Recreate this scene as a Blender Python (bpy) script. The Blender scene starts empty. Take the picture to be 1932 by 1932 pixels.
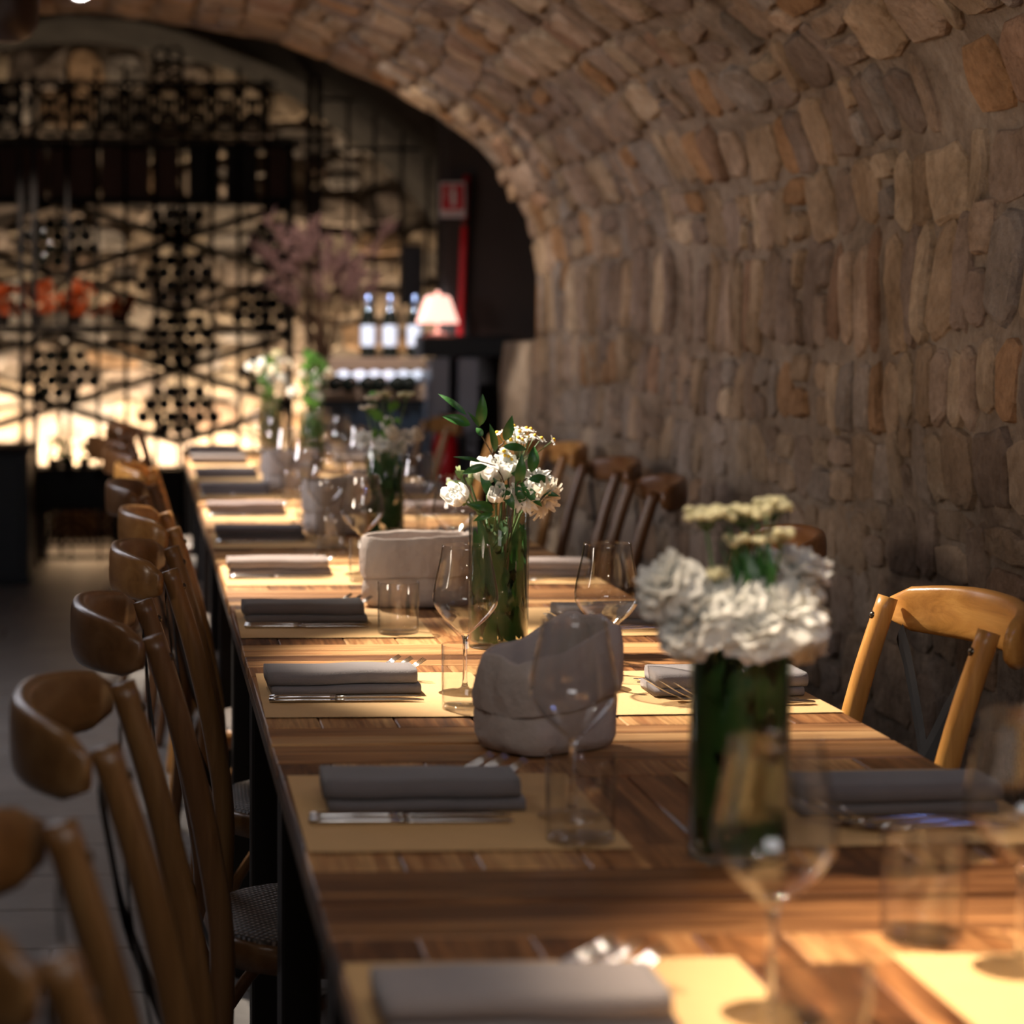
import bpy, math, random
from mathutils import Vector, Matrix, noise
C = bpy.context.scene.collection
SC = bpy.context.scene
PI = math.pi
rnd = random.Random(11)
ZT = 0.75                       # table top height

# ------------------------------------------------------------ camera, world, lights, exposure
cam = bpy.data.cameras.new('camera'); camo = bpy.data.objects.new('camera', cam); C.objects.link(camo)
camo.location = (0, 0, 1.276)
camo.rotation_euler = (math.radians(90 - 4.913), 0, math.radians(-2.947))
cam.sensor_width = 36; cam.lens = 75.0; cam.shift_x = 0.25
cam.clip_start = 0.05; cam.clip_end = 60
cam.dof.use_dof = True; cam.dof.focus_distance = 3.22; cam.dof.aperture_fstop = 3.6
SC.camera = camo
w = bpy.data.worlds.new('world'); SC.world = w; w.use_nodes = True
w.node_tree.nodes['Background'].inputs[0].default_value = (0.75, 0.62, 0.5, 1)
w.node_tree.nodes['Background'].inputs[1].default_value = 0.0
SC.view_settings.view_transform = 'Standard'; SC.view_settings.look = 'None'
SC.view_settings.exposure = 0.0; SC.view_settings.gamma = 1.0
SC.view_settings.use_curve_mapping = False
SC.cycles.max_bounces = 8; SC.cycles.transparent_max_bounces = 24
SC.cycles.diffuse_bounces = 3; SC.cycles.glossy_bounces = 3; SC.cycles.transmission_bounces = 6
SC.cycles.use_denoising = True
SC.cycles.sample_clamp_indirect = 4.0

def aim(o, target):
    o.rotation_euler = (Vector(target) - Vector(o.location)).to_track_quat('-Z', 'Y').to_euler()

def spot(loc, target, power, angle=45, blend=0.6, color=(1.0, 0.83, 0.66), r=0.03):
    l = bpy.data.lights.new('spot_light', 'SPOT'); l.energy = power; l.spot_size = math.radians(angle)
    l.spot_blend = blend; l.color = color; l.shadow_soft_size = r
    o = bpy.data.objects.new('spot_light', l); o.location = loc; aim(o, target); C.objects.link(o)
    return o

def area(loc, target, power, sx, sy, color=(1.0, 0.8, 0.6)):
    l = bpy.data.lights.new('area_light', 'AREA'); l.energy = power; l.shape = 'RECTANGLE'
    l.size = sx; l.size_y = sy; l.color = color
    o = bpy.data.objects.new('area_light', l); o.location = loc; aim(o, target); C.objects.link(o)
    return o

def point(loc, power, color=(1.0, 0.8, 0.6), r=0.05):
    l = bpy.data.lights.new('point_light', 'POINT'); l.energy = power; l.color = color; l.shadow_soft_size = r
    o = bpy.data.objects.new('point_light', l); o.location = loc; C.objects.link(o)
    return o

WARM = (1.0, 0.80, 0.60); NEUT = (1.0, 0.90, 0.80)
LAMP = (1.0, 0.87, 0.72)
SPOTS = [   # (lamp x, y, z), (target), watts, cone
    ((-0.10, 3.95, 2.30), (0.68, 3.22, 0.75), 520, 33),
    ((-0.10, 2.10, 2.30), (1.06, 1.40, 0.75), 480, 45),
    ((-0.15, 5.30, 2.32), (0.45, 4.42, 0.75), 520, 32),
    ((-0.15, 6.90, 2.32), (0.45, 6.10, 0.75), 600, 34),
    ((-0.18, 9.10, 2.60), (0.50, 8.20, 0.75), 900, 40),
]
for lp, tg, pw, an in SPOTS: spot(lp, tg, pw, an, 0.7, LAMP if lp[1] > 2.2 else (1.0, 0.80, 0.60))
WALLC = (1.0, 0.84, 0.68)
spot((-1.7, 2.8, 1.45), (1.35, 4.6, 2.25), 145, 72, 1.0, WALLC, 0.25)       # added soft wash on the right wall and vault, no fixture
spot((-1.7, 5.6, 1.6), (1.5, 7.0, 1.3), 110, 95, 1.0, (0.95, 0.90, 0.92), 0.25)  # added cooler wash farther along the wall, no fixture
spot((-0.19, 6.60, 2.26), (1.5, 8.1, 0.95), 80, 70, 1.0, (1.0, 0.95, 0.93), 0.06)
area((0.2, 12.72, 0.40), (0.2, 13.1, 0.85), 140, 3.2, 0.12, (1.0, 0.84, 0.62))   # floor strip behind the wine rack
for sx in (-0.9, -0.2, 0.5): spot((sx, 12.35, 2.15), (sx, 13.0, 2.66), 3.0, 58, 1.0, (1.0, 0.85, 0.64), 0.04)  # added spots without fixtures, brighten the top of the back wall
spot((0.2, 7.3, 2.25), (1.45, 8.05, 1.72), 45, 42, 0.9, WARM, 0.03)
spot((0.2, 8.5, 2.4), (1.5, 8.60, 1.0), 150, 18, 0.8, LAMP, 0.03)         # grazes the end of the vault
spot((0.75, 9.3, 2.5), (1.22, 10.35, 0.95), 230, 30, 0.6, (0.85, 0.9, 1.0), 0.03)    # on the bottle shelf
spot((-0.4, 10.3, 2.7), (-0.6, 11.8, 1.38), 120, 28, 0.8, (1.0, 0.8, 0.65), 0.03)   # added front light on the red plants
spot((0.2, 9.4, 2.6), (0.92, 10.8, 1.65), 60, 30, 0.8, (1.0, 0.82, 0.75), 0.03)   # added light to lift the dried grasses
area((0.25, 0.6, 2.05), (0.7, 2.2, 0.75), 6, 0.7, 0.5, (0.95, 0.9, 0.88))  # added fill over the near end of the table
area((-1.3, 6.5, 2.1), (-0.8, 6.0, 0.0), 26, 0.5, 2.5, (0.92, 0.92, 1.0))  # added cool light to brighten the floor on the left
for lp, pw, c in (((-1.2, .6, 2.05), 4, (1, .95, .9)), ((.95, .9, 2.1), 5, (1, .93, .85)), ((-.7, 2.9, 2.2), 5, (1, .95, .9)), ((1.25, 2.3, 1.75), 1.6, (.2, .35, 1.0)), ((.2, -.8, 2.1), 5, (1, .95, .9))):
    point(lp, pw, c, .018)  # added small lights without fixtures, for highlights in the glasses

# ------------------------------------------------------------ mesh helpers
class MB:
    def __init__(s): s.v = []; s.f = []
    def add(s, vs, fs):
        n = len(s.v); s.v += [tuple(p) for p in vs]; s.f += [tuple(i + n for i in f) for f in fs]
    def box(s, c, d, rz=0, bev=0):
        x, y, z = [q / 2 for q in d]
        if bev:
            b = bev
            pts = []
            for sz, k in ((-z, 1), (-z + b, 0), (z - b, 0), (z, 1)):
                X, Y = (x - b * k, y - b * k)
                bb = b
                for a, e in ((X, Y - bb), (X - bb, Y), (-X + bb, Y), (-X, Y - bb), (-X, -Y + bb), (-X + bb, -Y), (X - bb, -Y), (X, -Y + bb)):
                    pts.append((a, e, sz))
            fs = [tuple(range(7, -1, -1)), tuple(range(24, 32))]
            for r in range(3):
                for i in range(8):
                    j = (i + 1) % 8
                    fs.append((r * 8 + i, r * 8 + j, r * 8 + 8 + j, r * 8 + 8 + i))
        else:
            pts = [(a, e, g) for g in (-z, z) for a, e in ((-x, -y), (x, -y), (x, y), (-x, y))]
            fs = [(3, 2, 1, 0), (4, 5, 6, 7), (0, 1, 5, 4), (1, 2, 6, 5), (2, 3, 7, 6), (3, 0, 4, 7)]
        cr, sr = math.cos(rz), math.sin(rz)
        s.add([(c[0] + p[0] * cr - p[1] * sr, c[1] + p[0] * sr + p[1] * cr, c[2] + p[2]) for p in pts], fs)
        return s
    def tube(s, path, rad, n=8, flat=None, up=None, cap=True):
        """sweep an ellipse (rad, or (ra, rb) with ra along the side axis and rb along up) along the path"""
        P = [Vector(p) for p in path]; m = len(P)
        rs = rad if isinstance(rad, list) else [rad] * m
        pts = []; prev = None
        for i, p in enumerate(P):
            t = (P[min(i + 1, m - 1)] - P[max(i - 1, 0)]).normalized()
            u = Vector(up) if up else (prev if prev else (Vector((0, 0, 1)) if abs(t.z) < .9 else Vector((1, 0, 0))))
            a = t.cross(u).normalized(); b = a.cross(t).normalized(); prev = b
            r = rs[i]; ra, rb = r if isinstance(r, tuple) else (r, r)
            for k in range(n):
                th = 2 * PI * k / n
                c_, s_ = math.cos(th), math.sin(th)
                if flat:
                    c_ = math.copysign(abs(c_) ** flat, c_); s_ = math.copysign(abs(s_) ** flat, s_)
                pts.append(p + a * ra * c_ + b * rb * s_)
        fs = [(i * n + k, i * n + (k + 1) % n, (i + 1) * n + (k + 1) % n, (i + 1) * n + k) for i in range(m - 1) for k in range(n)]
        if cap: fs += [tuple(range(n - 1, -1, -1)), tuple(range((m - 1) * n, m * n))]
        s.add(pts, fs); return s
    def lathe(s, prof, n=24, c=(0, 0, 0), axis='z'):
        pts = []; m = len(prof)
        for r, z in prof:
            for k in range(n):
                th = 2 * PI * k / n
                q = (r * math.cos(th), r * math.sin(th), z)
                if axis == 'y': q = (q[0], q[2], q[1])
                pts.append((c[0] + q[0], c[1] + q[1], c[2] + q[2]))
        fs = [(i * n + k, i * n + (k + 1) % n, (i + 1) * n + (k + 1) % n, (i + 1) * n + k) for i in range(m - 1) for k in range(n)]
        s.add(pts, fs); return s
    def xf(s, M):
        s.v = [tuple(M @ Vector(p)) for p in s.v]; return s
    def mesh(s, name, mat, smooth=True):
        me = bpy.data.meshes.new(name); me.from_pydata(s.v, [], s.f)
        if mat: me.materials.append(mat)
        if smooth: me.polygons.foreach_set('use_smooth', [True] * len(me.polygons))
        me.update(); return me

def link(name, me, parent=None, loc=(0, 0, 0), rz=0):
    o = bpy.data.objects.new(name, me); C.objects.link(o)
    o.parent = parent; o.location = loc; o.rotation_euler = (0, 0, rz)
    return o
def tag(o, label, cat, group=None):
    o['label'] = label; o['category'] = cat
    if group: o['group'] = group
    return o
def struct(o, label=None):
    o['kind'] = 'structure'
    if label: o['label'] = label
    return o
def empty(name, loc=(0, 0, 0), rz=0):
    o = bpy.data.objects.new(name, None); C.objects.link(o); o.empty_display_size = 0.05
    o.location = loc; o.rotation_euler = (0, 0, rz); return o
def dup(root):
    """copy a thing, its parts and their sub-parts"""
    r = root.copy(); C.objects.link(r)
    for ch in list(root.children):
        c = ch.copy(); C.objects.link(c); c.parent = r
        for g in list(ch.children):
            d = g.copy(); C.objects.link(d); d.parent = c
    return r
def setcol(root, col):
    for o in [root] + list(root.children_recursive): o.color = (*col, 1)
ORD = ['first', 'second', 'third', 'fourth', 'fifth', 'sixth', 'seventh', 'eighth', 'ninth', 'tenth', 'eleventh', 'twelfth', 'thirteenth']

# ------------------------------------------------------------ materials
def nodes(name):
    m = bpy.data.materials.new(name); m.use_nodes = True
    nt = m.node_tree; return m, nt, nt.nodes, nt.links, nt.nodes['Principled BSDF']
def pmat(name, col, rough=0.5, metal=0.0, var=0.12, scale=8, bump=0.0, bscale=60, spec=0.5, sheen=0, objcol=False):
    m, nt, N, L, P = nodes(name)
    P.inputs['Roughness'].default_value = rough; P.inputs['Metallic'].default_value = metal
    P.inputs['Specular IOR Level'].default_value = spec
    P.inputs['Sheen Weight'].default_value = sheen
    tc = N.new('ShaderNodeTexCoord'); nz = N.new('ShaderNodeTexNoise'); nz.inputs['Scale'].default_value = scale
    nz.inputs['Detail'].default_value = 4
    L.new(tc.outputs['Object'], nz.inputs['Vector'])
    mx = N.new('ShaderNodeMixRGB')
    mx.inputs[1].default_value = (*[c * (1 - var) for c in col], 1)
    mx.inputs[2].default_value = (*[min(1, c * (1 + var)) for c in col], 1)
    L.new(nz.outputs['Fac'], mx.inputs[0])
    out = mx.outputs[0]
    if objcol:
        oi = N.new('ShaderNodeObjectInfo'); mm = N.new('ShaderNodeMixRGB'); mm.blend_type = 'MULTIPLY'; mm.inputs[0].default_value = 1
        L.new(out, mm.inputs[1]); L.new(oi.outputs['Color'], mm.inputs[2]); out = mm.outputs[0]
    L.new(out, P.inputs['Base Color'])
    if bump:
        n2 = N.new('ShaderNodeTexNoise'); n2.inputs['Scale'].default_value = bscale; n2.inputs['Detail'].default_value = 5
        L.new(tc.outputs['Object'], n2.inputs['Vector'])
        b = N.new('ShaderNodeBump'); b.inputs['Strength'].default_value = bump; b.inputs['Distance'].default_value = 0.01
        L.new(n2.outputs['Fac'], b.inputs['Height']); L.new(b.outputs[0], P.inputs['Normal'])
    return m
def emat(name, col, strength):
    m, nt, N, L, P = nodes(name)
    P.inputs['Base Color'].default_value = (*col, 1)
    P.inputs['Emission Color'].default_value = (*col, 1); P.inputs['Emission Strength'].default_value = strength
    return m

def stone_mat(name, mortar=False, dark=1.0):
    m, nt, N, L, P = nodes(name)
    P.inputs['Roughness'].default_value = 0.92; P.inputs['Specular IOR Level'].default_value = 0.15
    tc = N.new('ShaderNodeTexCoord')
    n1 = N.new('ShaderNodeTexNoise'); n1.inputs['Scale'].default_value = 5; n1.inputs['Detail'].default_value = 6; n1.inputs['Roughness'].default_value = .65
    n2 = N.new('ShaderNodeTexNoise'); n2.inputs['Scale'].default_value = 42; n2.inputs['Detail'].default_value = 8; n2.inputs['Roughness'].default_value = .7
    L.new(tc.outputs['Object'], n1.inputs['Vector']); L.new(tc.outputs['Object'], n2.inputs['Vector'])
    if mortar:
        r = N.new('ShaderNodeValToRGB'); e = r.color_ramp.elements
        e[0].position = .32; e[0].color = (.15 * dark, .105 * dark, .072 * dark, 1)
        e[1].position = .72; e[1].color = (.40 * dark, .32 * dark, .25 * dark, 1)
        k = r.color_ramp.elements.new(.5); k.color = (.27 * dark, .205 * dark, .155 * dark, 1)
        L.new(n1.outputs['Fac'], r.inputs[0]); base = r.outputs[0]
    else:
        at = N.new('ShaderNodeAttribute'); at.attribute_name = 'Col'
        r = N.new('ShaderNodeValToRGB'); e = r.color_ramp.elements
        e[0].position = .35; e[0].color = (.50, .42, .33, 1); e[1].position = .65; e[1].color = (1.2, 1.15, 1.1, 1)
        L.new(n1.outputs['Fac'], r.inputs[0])
        mm = N.new('ShaderNodeMixRGB'); mm.blend_type = 'MULTIPLY'; mm.inputs[0].default_value = .8
        L.new(at.outputs['Color'], mm.inputs[1]); L.new(r.outputs[0], mm.inputs[2]); base = mm.outputs[0]
    r2 = N.new('ShaderNodeValToRGB'); e = r2.color_ramp.elements
    e[0].position = .3; e[0].color = (.62, .58, .54, 1); e[1].position = .6; e[1].color = (1, 1, 1, 1)
    L.new(n2.outputs['Fac'], r2.inputs[0])
    m2 = N.new('ShaderNodeMixRGB'); m2.blend_type = 'MULTIPLY'; m2.inputs[0].default_value = .8
    L.new(base, m2.inputs[1]); L.new(r2.outputs[0], m2.inputs[2]); L.new(m2.outputs[0], P.inputs['Base Color'])
    b = N.new('ShaderNodeBump'); b.inputs['Strength'].default_value = .9; b.inputs['Distance'].default_value = .012
    L.new(n2.outputs['Fac'], b.inputs['Height'])
    n3 = N.new('ShaderNodeTexNoise'); n3.inputs['Scale'].default_value = 16; n3.inputs['Detail'].default_value = 6
    L.new(tc.outputs['Object'], n3.inputs['Vector'])
    b2 = N.new('ShaderNodeBump'); b2.inputs['Strength'].default_value = .8; b2.inputs['Distance'].default_value = .03
    L.new(n3.outputs['Fac'], b2.inputs['Height']); L.new(b.outputs[0], b2.inputs['Normal'])
    L.new(b2.outputs[0], P.inputs['Normal'])
    return m

def wood_mat(name, dark, mid, light, axis='x', rough=.38, objcol=False, attr=False, saw=False, scale=3.0, rand=True):
    m, nt, N, L, P = nodes(name)
    P.inputs['Roughness'].default_value = rough
    tc = N.new('ShaderNodeTexCoord'); mp = N.new('ShaderNodeMapping')
    sc = {'x': (1.2, 22, 22), 'y': (22, 1.2, 22), 'z': (22, 22, 1.2)}[axis]
    mp.inputs['Scale'].default_value = tuple(q * scale / 3 for q in sc)
    L.new(tc.outputs['Object'], mp.inputs['Vector'])
    oi = N.new('ShaderNodeObjectInfo')
    if rand:
        cm = N.new('ShaderNodeCombineXYZ'); mu = N.new('ShaderNodeMath'); mu.operation = 'MULTIPLY'; mu.inputs[1].default_value = 37
        L.new(oi.outputs['Random'], mu.inputs[0])
        for i in range(3): L.new(mu.outputs[0], cm.inputs[i])
        L.new(cm.outputs[0], mp.inputs['Location'])
    nz = N.new('ShaderNodeTexNoise'); nz.inputs['Scale'].default_value = 2.2; nz.inputs['Detail'].default_value = 7; nz.inputs['Roughness'].default_value = .65
    nz.inputs['Distortion'].default_value = .6
    L.new(mp.outputs[0], nz.inputs['Vector'])
    add = N.new('ShaderNodeMath'); add.operation = 'ADD'
    if attr:
        at = N.new('ShaderNodeAttribute'); at.attribute_name = 'Col'; src = at.outputs['Fac']
    else: src = oi.outputs['Random']
    s1 = N.new('ShaderNodeMath'); s1.operation = 'MULTIPLY_ADD'; s1.inputs[1].default_value = .46 if rand or attr else 0.0; s1.inputs[2].default_value = -.23 if rand or attr else 0
    L.new(src, s1.inputs[0]); L.new(nz.outputs['Fac'], add.inputs[0]); L.new(s1.outputs[0], add.inputs[1])
    r = N.new('ShaderNodeValToRGB'); e = r.color_ramp.elements
    e[0].position = .28; e[0].color = (*dark, 1); e[1].position = .72; e[1].color = (*light, 1)
    k = e.new(.5); k.color = (*mid, 1)
    L.new(add.outputs[0], r.inputs[0]); out = r.outputs[0]
    if objcol:
        mm = N.new('ShaderNodeMixRGB'); mm.blend_type = 'MULTIPLY'; mm.inputs[0].default_value = 1
        L.new(out, mm.inputs[1]); L.new(oi.outputs['Color'], mm.inputs[2]); out = mm.outputs[0]
    hgt = nz.outputs['Fac']
    if saw:
        mp2 = N.new('ShaderNodeMapping'); mp2.inputs['Rotation'].default_value = (0, 0, math.radians(35)); mp2.inputs['Scale'].default_value = (60, 4, 1)
        L.new(tc.outputs['Object'], mp2.inputs['Vector'])
        n2 = N.new('ShaderNodeTexNoise'); n2.inputs['Scale'].default_value = 2.5; n2.inputs['Detail'].default_value = 3
        L.new(mp2.outputs[0], n2.inputs['Vector'])
        rr = N.new('ShaderNodeValToRGB'); e = rr.color_ramp.elements
        e[0].position = .40; e[0].color = (.62, .55, .48, 1); e[1].position = .56; e[1].color = (1.08, 1.05, 1, 1)
        L.new(n2.outputs['Fac'], rr.inputs[0])
        m3 = N.new('ShaderNodeMixRGB'); m3.blend_type = 'MULTIPLY'; m3.inputs[0].default_value = .75
        L.new(out, m3.inputs[1]); L.new(rr.outputs[0], m3.inputs[2]); out = m3.outputs[0]; hgt = n2.outputs['Fac']
    L.new(out, P.inputs['Base Color'])
    b = N.new('ShaderNodeBump'); b.inputs['Strength'].default_value = .35; b.inputs['Distance'].default_value = .003
    L.new(hgt, b.inputs['Height']); L.new(b.outputs[0], P.inputs['Normal'])
    return m

def thin_glass(name, tint=(1, 1, 1), edge=(.5, .5, .5), base=.07):
    """thin clear wall: passes light straight on and mirrors it by angle"""
    m, nt, N, L, P = nodes(name); N.remove(P)
    out = N['Material Output']
    tr = N.new('ShaderNodeBsdfTransparent'); gl = N.new('ShaderNodeBsdfGlossy'); gl.inputs['Roughness'].default_value = .015
    ge = N.new('ShaderNodeNewGeometry'); dt = N.new('ShaderNodeVectorMath'); dt.operation = 'DOT_PRODUCT'
    L.new(ge.outputs['Normal'], dt.inputs[0]); L.new(ge.outputs['Incoming'], dt.inputs[1])
    ab = N.new('ShaderNodeMath'); ab.operation = 'ABSOLUTE'; L.new(dt.outputs['Value'], ab.inputs[0])
    iv = N.new('ShaderNodeMath'); iv.operation = 'SUBTRACT'; iv.inputs[0].default_value = 1; L.new(ab.outputs[0], iv.inputs[1])
    pw = N.new('ShaderNodeMath'); pw.operation = 'POWER'; pw.inputs[1].default_value = 5; L.new(iv.outputs[0], pw.inputs[0])
    fr = N.new('ShaderNodeMath'); fr.operation = 'MULTIPLY_ADD'; fr.inputs[1].default_value = .9; fr.inputs[2].default_value = base; L.new(pw.outputs[0], fr.inputs[0])
    r = N.new('ShaderNodeValToRGB'); e = r.color_ramp.elements
    e[0].position = .65; e[0].color = (*tint, 1); e[1].position = 1; e[1].color = (*edge, 1)
    L.new(iv.outputs[0], r.inputs[0]); L.new(r.outputs[0], tr.inputs['Color'])
    mx = N.new('ShaderNodeMixShader'); L.new(fr.outputs[0], mx.inputs[0]); L.new(tr.outputs[0], mx.inputs[1]); L.new(gl.outputs[0], mx.inputs[2])
    L.new(mx.outputs[0], out.inputs['Surface'])
    return m
def solid_glass(name, col=(1, 1, 1), ior=1.45):
    m, nt, N, L, P = nodes(name)
    P.inputs['Base Color'].default_value = (*col, 1); P.inputs['Transmission Weight'].default_value = 1
    P.inputs['Roughness'].default_value = 0.01; P.inputs['IOR'].default_value = ior
    return m
def petal_mat(name, col, trans=.35):
    m, nt, N, L, P = nodes(name)
    P.inputs['Base Color'].default_value = (*col, 1); P.inputs['Roughness'].default_value = .6
    tl = N.new('ShaderNodeBsdfTranslucent'); tl.inputs['Color'].default_value = (*col, 1)
    mx = N.new('ShaderNodeMixShader'); mx.inputs[0].default_value = trans
    L.new(P.outputs[0], mx.inputs[1]); L.new(tl.outputs[0], mx.inputs[2]); L.new(mx.outputs[0], N['Material Output'].inputs['Surface'])
    return m
def weave_mat(name):
    m, nt, N, L, P = nodes(name)
    P.inputs['Roughness'].default_value = .5
    tc = N.new('ShaderNodeTexCoord')
    outs = []
    for ang, in ((45,), (-45,)):
        mp = N.new('ShaderNodeMapping'); mp.inputs['Rotation'].default_value = (0, 0, math.radians(ang))
        L.new(tc.outputs['Object'], mp.inputs['Vector'])
        wv = N.new('ShaderNodeTexWave'); wv.inputs['Scale'].default_value = 34; wv.inputs['Distortion'].default_value = .6
        L.new(mp.outputs[0], wv.inputs['Vector']); outs.append(wv.outputs['Fac'])
    mu = N.new('ShaderNodeMath'); mu.operation = 'MULTIPLY'; L.new(outs[0], mu.inputs[0]); L.new(outs[1], mu.inputs[1])
    r = N.new('ShaderNodeValToRGB'); e = r.color_ramp.elements
    e[0].position = .02; e[0].color = (.035, .024, .018, 1); e[1].position = .6; e[1].color = (.30, .235, .20, 1)
    L.new(mu.outputs[0], r.inputs[0]); L.new(r.outputs[0], P.inputs['Base Color'])
    b = N.new('ShaderNodeBump'); b.inputs['Strength'].default_value = .8; b.inputs['Distance'].default_value = .004
    L.new(mu.outputs[0], b.inputs['Height']); L.new(b.outputs[0], P.inputs['Normal'])
    return m

M = {}
M['stone'] = stone_mat('stone'); M['mortar'] = stone_mat('lime_mortar', True)
M['mortar_shade'] = stone_mat('mortar_painted_shade', True, .09)  # mortar colour darkened to stand in for the shade of the back room
M['wood_x'] = wood_mat('reclaimed_wood_along', (.11, .042, .014), (.40, .185, .068), (.64, .37, .16), 'x')
M['wood_y'] = wood_mat('reclaimed_wood_across', (.09, .032, .010), (.33, .14, .048), (.60, .34, .14), 'y', saw=True)
M['wood_far'] = wood_mat('reclaimed_wood_far', (.11, .042, .014), (.40, .185, .068), (.64, .37, .16), 'x', attr=True)
M['table_edge'] = wood_mat('table_edge_wood', (.02, .012, .008), (.06, .032, .02), (.12, .07, .04), 'y', .55)
M['chair'] = wood_mat('bentwood', (.30, .145, .055), (.47, .25, .10), (.60, .36, .17), 'z', .33, objcol=True, scale=2.0, rand=False)
M['chair_rail'] = wood_mat('bentwood_rail', (.30, .145, .055), (.47, .25, .10), (.60, .36, .17), 'y', .30, objcol=True, scale=2.0, rand=False)
M['weave'] = weave_mat('woven_cane')
M['black_metal'] = pmat('black_metal', (.006, .006, .007), .5, 0, .2, 20, spec=.15)
M['iron'] = pmat('wrought_iron', (.010, .008, .007), .6, .3, .2, 20)
M['leg_steel'] = pmat('black_leg_steel', (.014, .012, .012), .5, .3, .2, 10)
M['rivet'] = pmat('dark_rivet', (.10, .08, .06), .3, .9, .1, 30)
M['kraft'] = pmat('straw_paper', (.66, .41, .175), .8, 0, .06, 30, .15, 200)
M['napkin'] = pmat('grey_napkin', (.16, .142, .14), .95, 0, .12, 25, .3, 700, .1, .3, True)
M['steel'] = pmat('polished_steel', (.62, .61, .60), .16, 1, .05, 20)
M['bag'] = pmat('washed_paper', (.50, .43, .39), .9, 0, .10, 12, .7, 26, .1)
M['bread'] = pmat('bread_crust', (.45, .17, .05), .7, 0, .35, 20, .4, 50)
M['glass'] = thin_glass('wine_glass_wall', (.975, .975, .975), (.62, .60, .58))
M['vglass'] = thin_glass('vase_wall', (.94, .96, .94), (.30, .36, .28), .022)
M['stemglass'] = solid_glass('stem_glass')
M['water'] = thin_glass('vase_water', (.90, .95, .88), (.40, .50, .36), .004)
M['petal'] = petal_mat('white_petal', (.88, .88, .84))
M['cream'] = petal_mat('cream_petal', (.80, .74, .62))
M['bud'] = petal_mat('green_white_bud', (.62, .70, .42))
M['leaf'] = pmat('ruscus_leaf', (.035, .13, .028), .32, 0, .25, 30, .1, 60)
M['leaf_in'] = petal_mat('submerged_leaf', (.022, .085, .014), .18)
M['stem'] = pmat('green_stem', (.10, .16, .05), .5, 0, .2, 20)
M['twig'] = pmat('brown_twig', (.09, .05, .025), .6, 0, .2, 20)
M['yellow'] = pmat('chamomile_disc', (.80, .48, .03), .7, 0, .15, 200)
M['umbel'] = petal_mat('pale_umbel', (.70, .66, .42))
M['floor'] = pmat('grey_floor_tile', (.20, .185, .175), .42, 0, .35, 4, .15, 30)
M['grout'] = pmat('floor_grout', (.05, .046, .044), .8)
M['bottle'] = pmat('dark_bottle_glass', (.010, .012, .008), .08, 0, .2, 10)
M['label_white'] = pmat('white_bottle_label', (.85, .86, .92), .5, 0, .05)
M['capsule'] = pmat('bottle_capsule', (.25, .30, .45), .25, .8, .1)
M['box_wood'] = pmat('dark_wine_crate', (.10, .045, .03), .6, 0, .3, 6)
M['black_box'] = pmat('black_card', (.006, .006, .008), .6)
M['navy'] = pmat('navy_cabinet', (.008, .014, .022), .45)
M['grey_panel'] = pmat('grey_lacquer', (.22, .21, .24), .4)
M['counter'] = pmat('counter_wood', (.25, .15, .09), .4, 0, .25, 6)
M['red'] = pmat('red_paint', (.62, .012, .018), .35, 0, .05)
M['red_dark'] = pmat('red_cylinder', (.42, .008, .012), .25, 0, .05)
M['redleaf'] = petal_mat('red_leaf', (.60, .10, .012), .4)
M['dried'] = pmat('dried_plume', (.42, .25, .22), .95, 0, .25, 10)
M['dried_stem'] = pmat('dried_stalk', (.20, .11, .06), .9, 0, .25, 10)
M['sign_white'] = pmat('sign_white', (.75, .70, .70), .5, 0, .03)
M['sign_red'] = pmat('sign_red', (.60, .02, .03), .5, 0, .03)
M['bronze'] = pmat('dark_bronze', (.030, .014, .008), .45, .3, .2, 6)
M['lampshade'] = emat('lit_lampshade', (1.0, .52, .42), 1.9)
M['bulb'] = emat('lit_bulb', (1.0, .95, .9), 25)
M['pot'] = pmat('dark_pot', (.014, .011, .010), .5)
M['green_bg'] = petal_mat('background_leaf', (.10, .24, .04))
M['wallplain'] = pmat('dark_plaster', (.055, .042, .036), .9, 0, .3, 3, .5, 20)

def vcol(me, cols_per_face):
    a = me.color_attributes.new('Col', 'FLOAT_COLOR', 'CORNER')
    buf = []
    for p in me.polygons:
        c = cols_per_face[p.index]
        for _ in range(p.loop_total): buf += [c[0], c[1], c[2], 1.0]
    a.data.foreach_set('color', buf)

# ------------------------------------------------------------ the stone vault
YE = 8.15                               # where the low vault ends
XW, ZS = 1.5, 1.5                       # right wall plane and springing height
EC, EA, EB = -0.3, 1.8, 0.95            # ellipse centre, half width, rise
arc = [(0.0, 0.0)]
_p = (EA, 0.0)
for i in range(1, 721):
    th = PI * i / 720; q = (EA * math.cos(th), EB * math.sin(th))
    arc.append((arc[-1][0] + math.dist(_p, q), th)); _p = q
ARC = arc[-1][0]
def theta(s):
    s = max(0, min(ARC, s)); lo, hi = 0, 720
    while hi - lo > 1:
        mid = (lo + hi) // 2
        if arc[mid][0] < s: lo = mid
        else: hi = mid
    a, b = arc[lo], arc[hi]
    return a[1] + (b[1] - a[1]) * (s - a[0]) / (b[0] - a[0])
def nz(p, sc, seed=0): return noise.noise(Vector((p[0] * sc + seed, p[1] * sc, p[2] * sc)))
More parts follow.
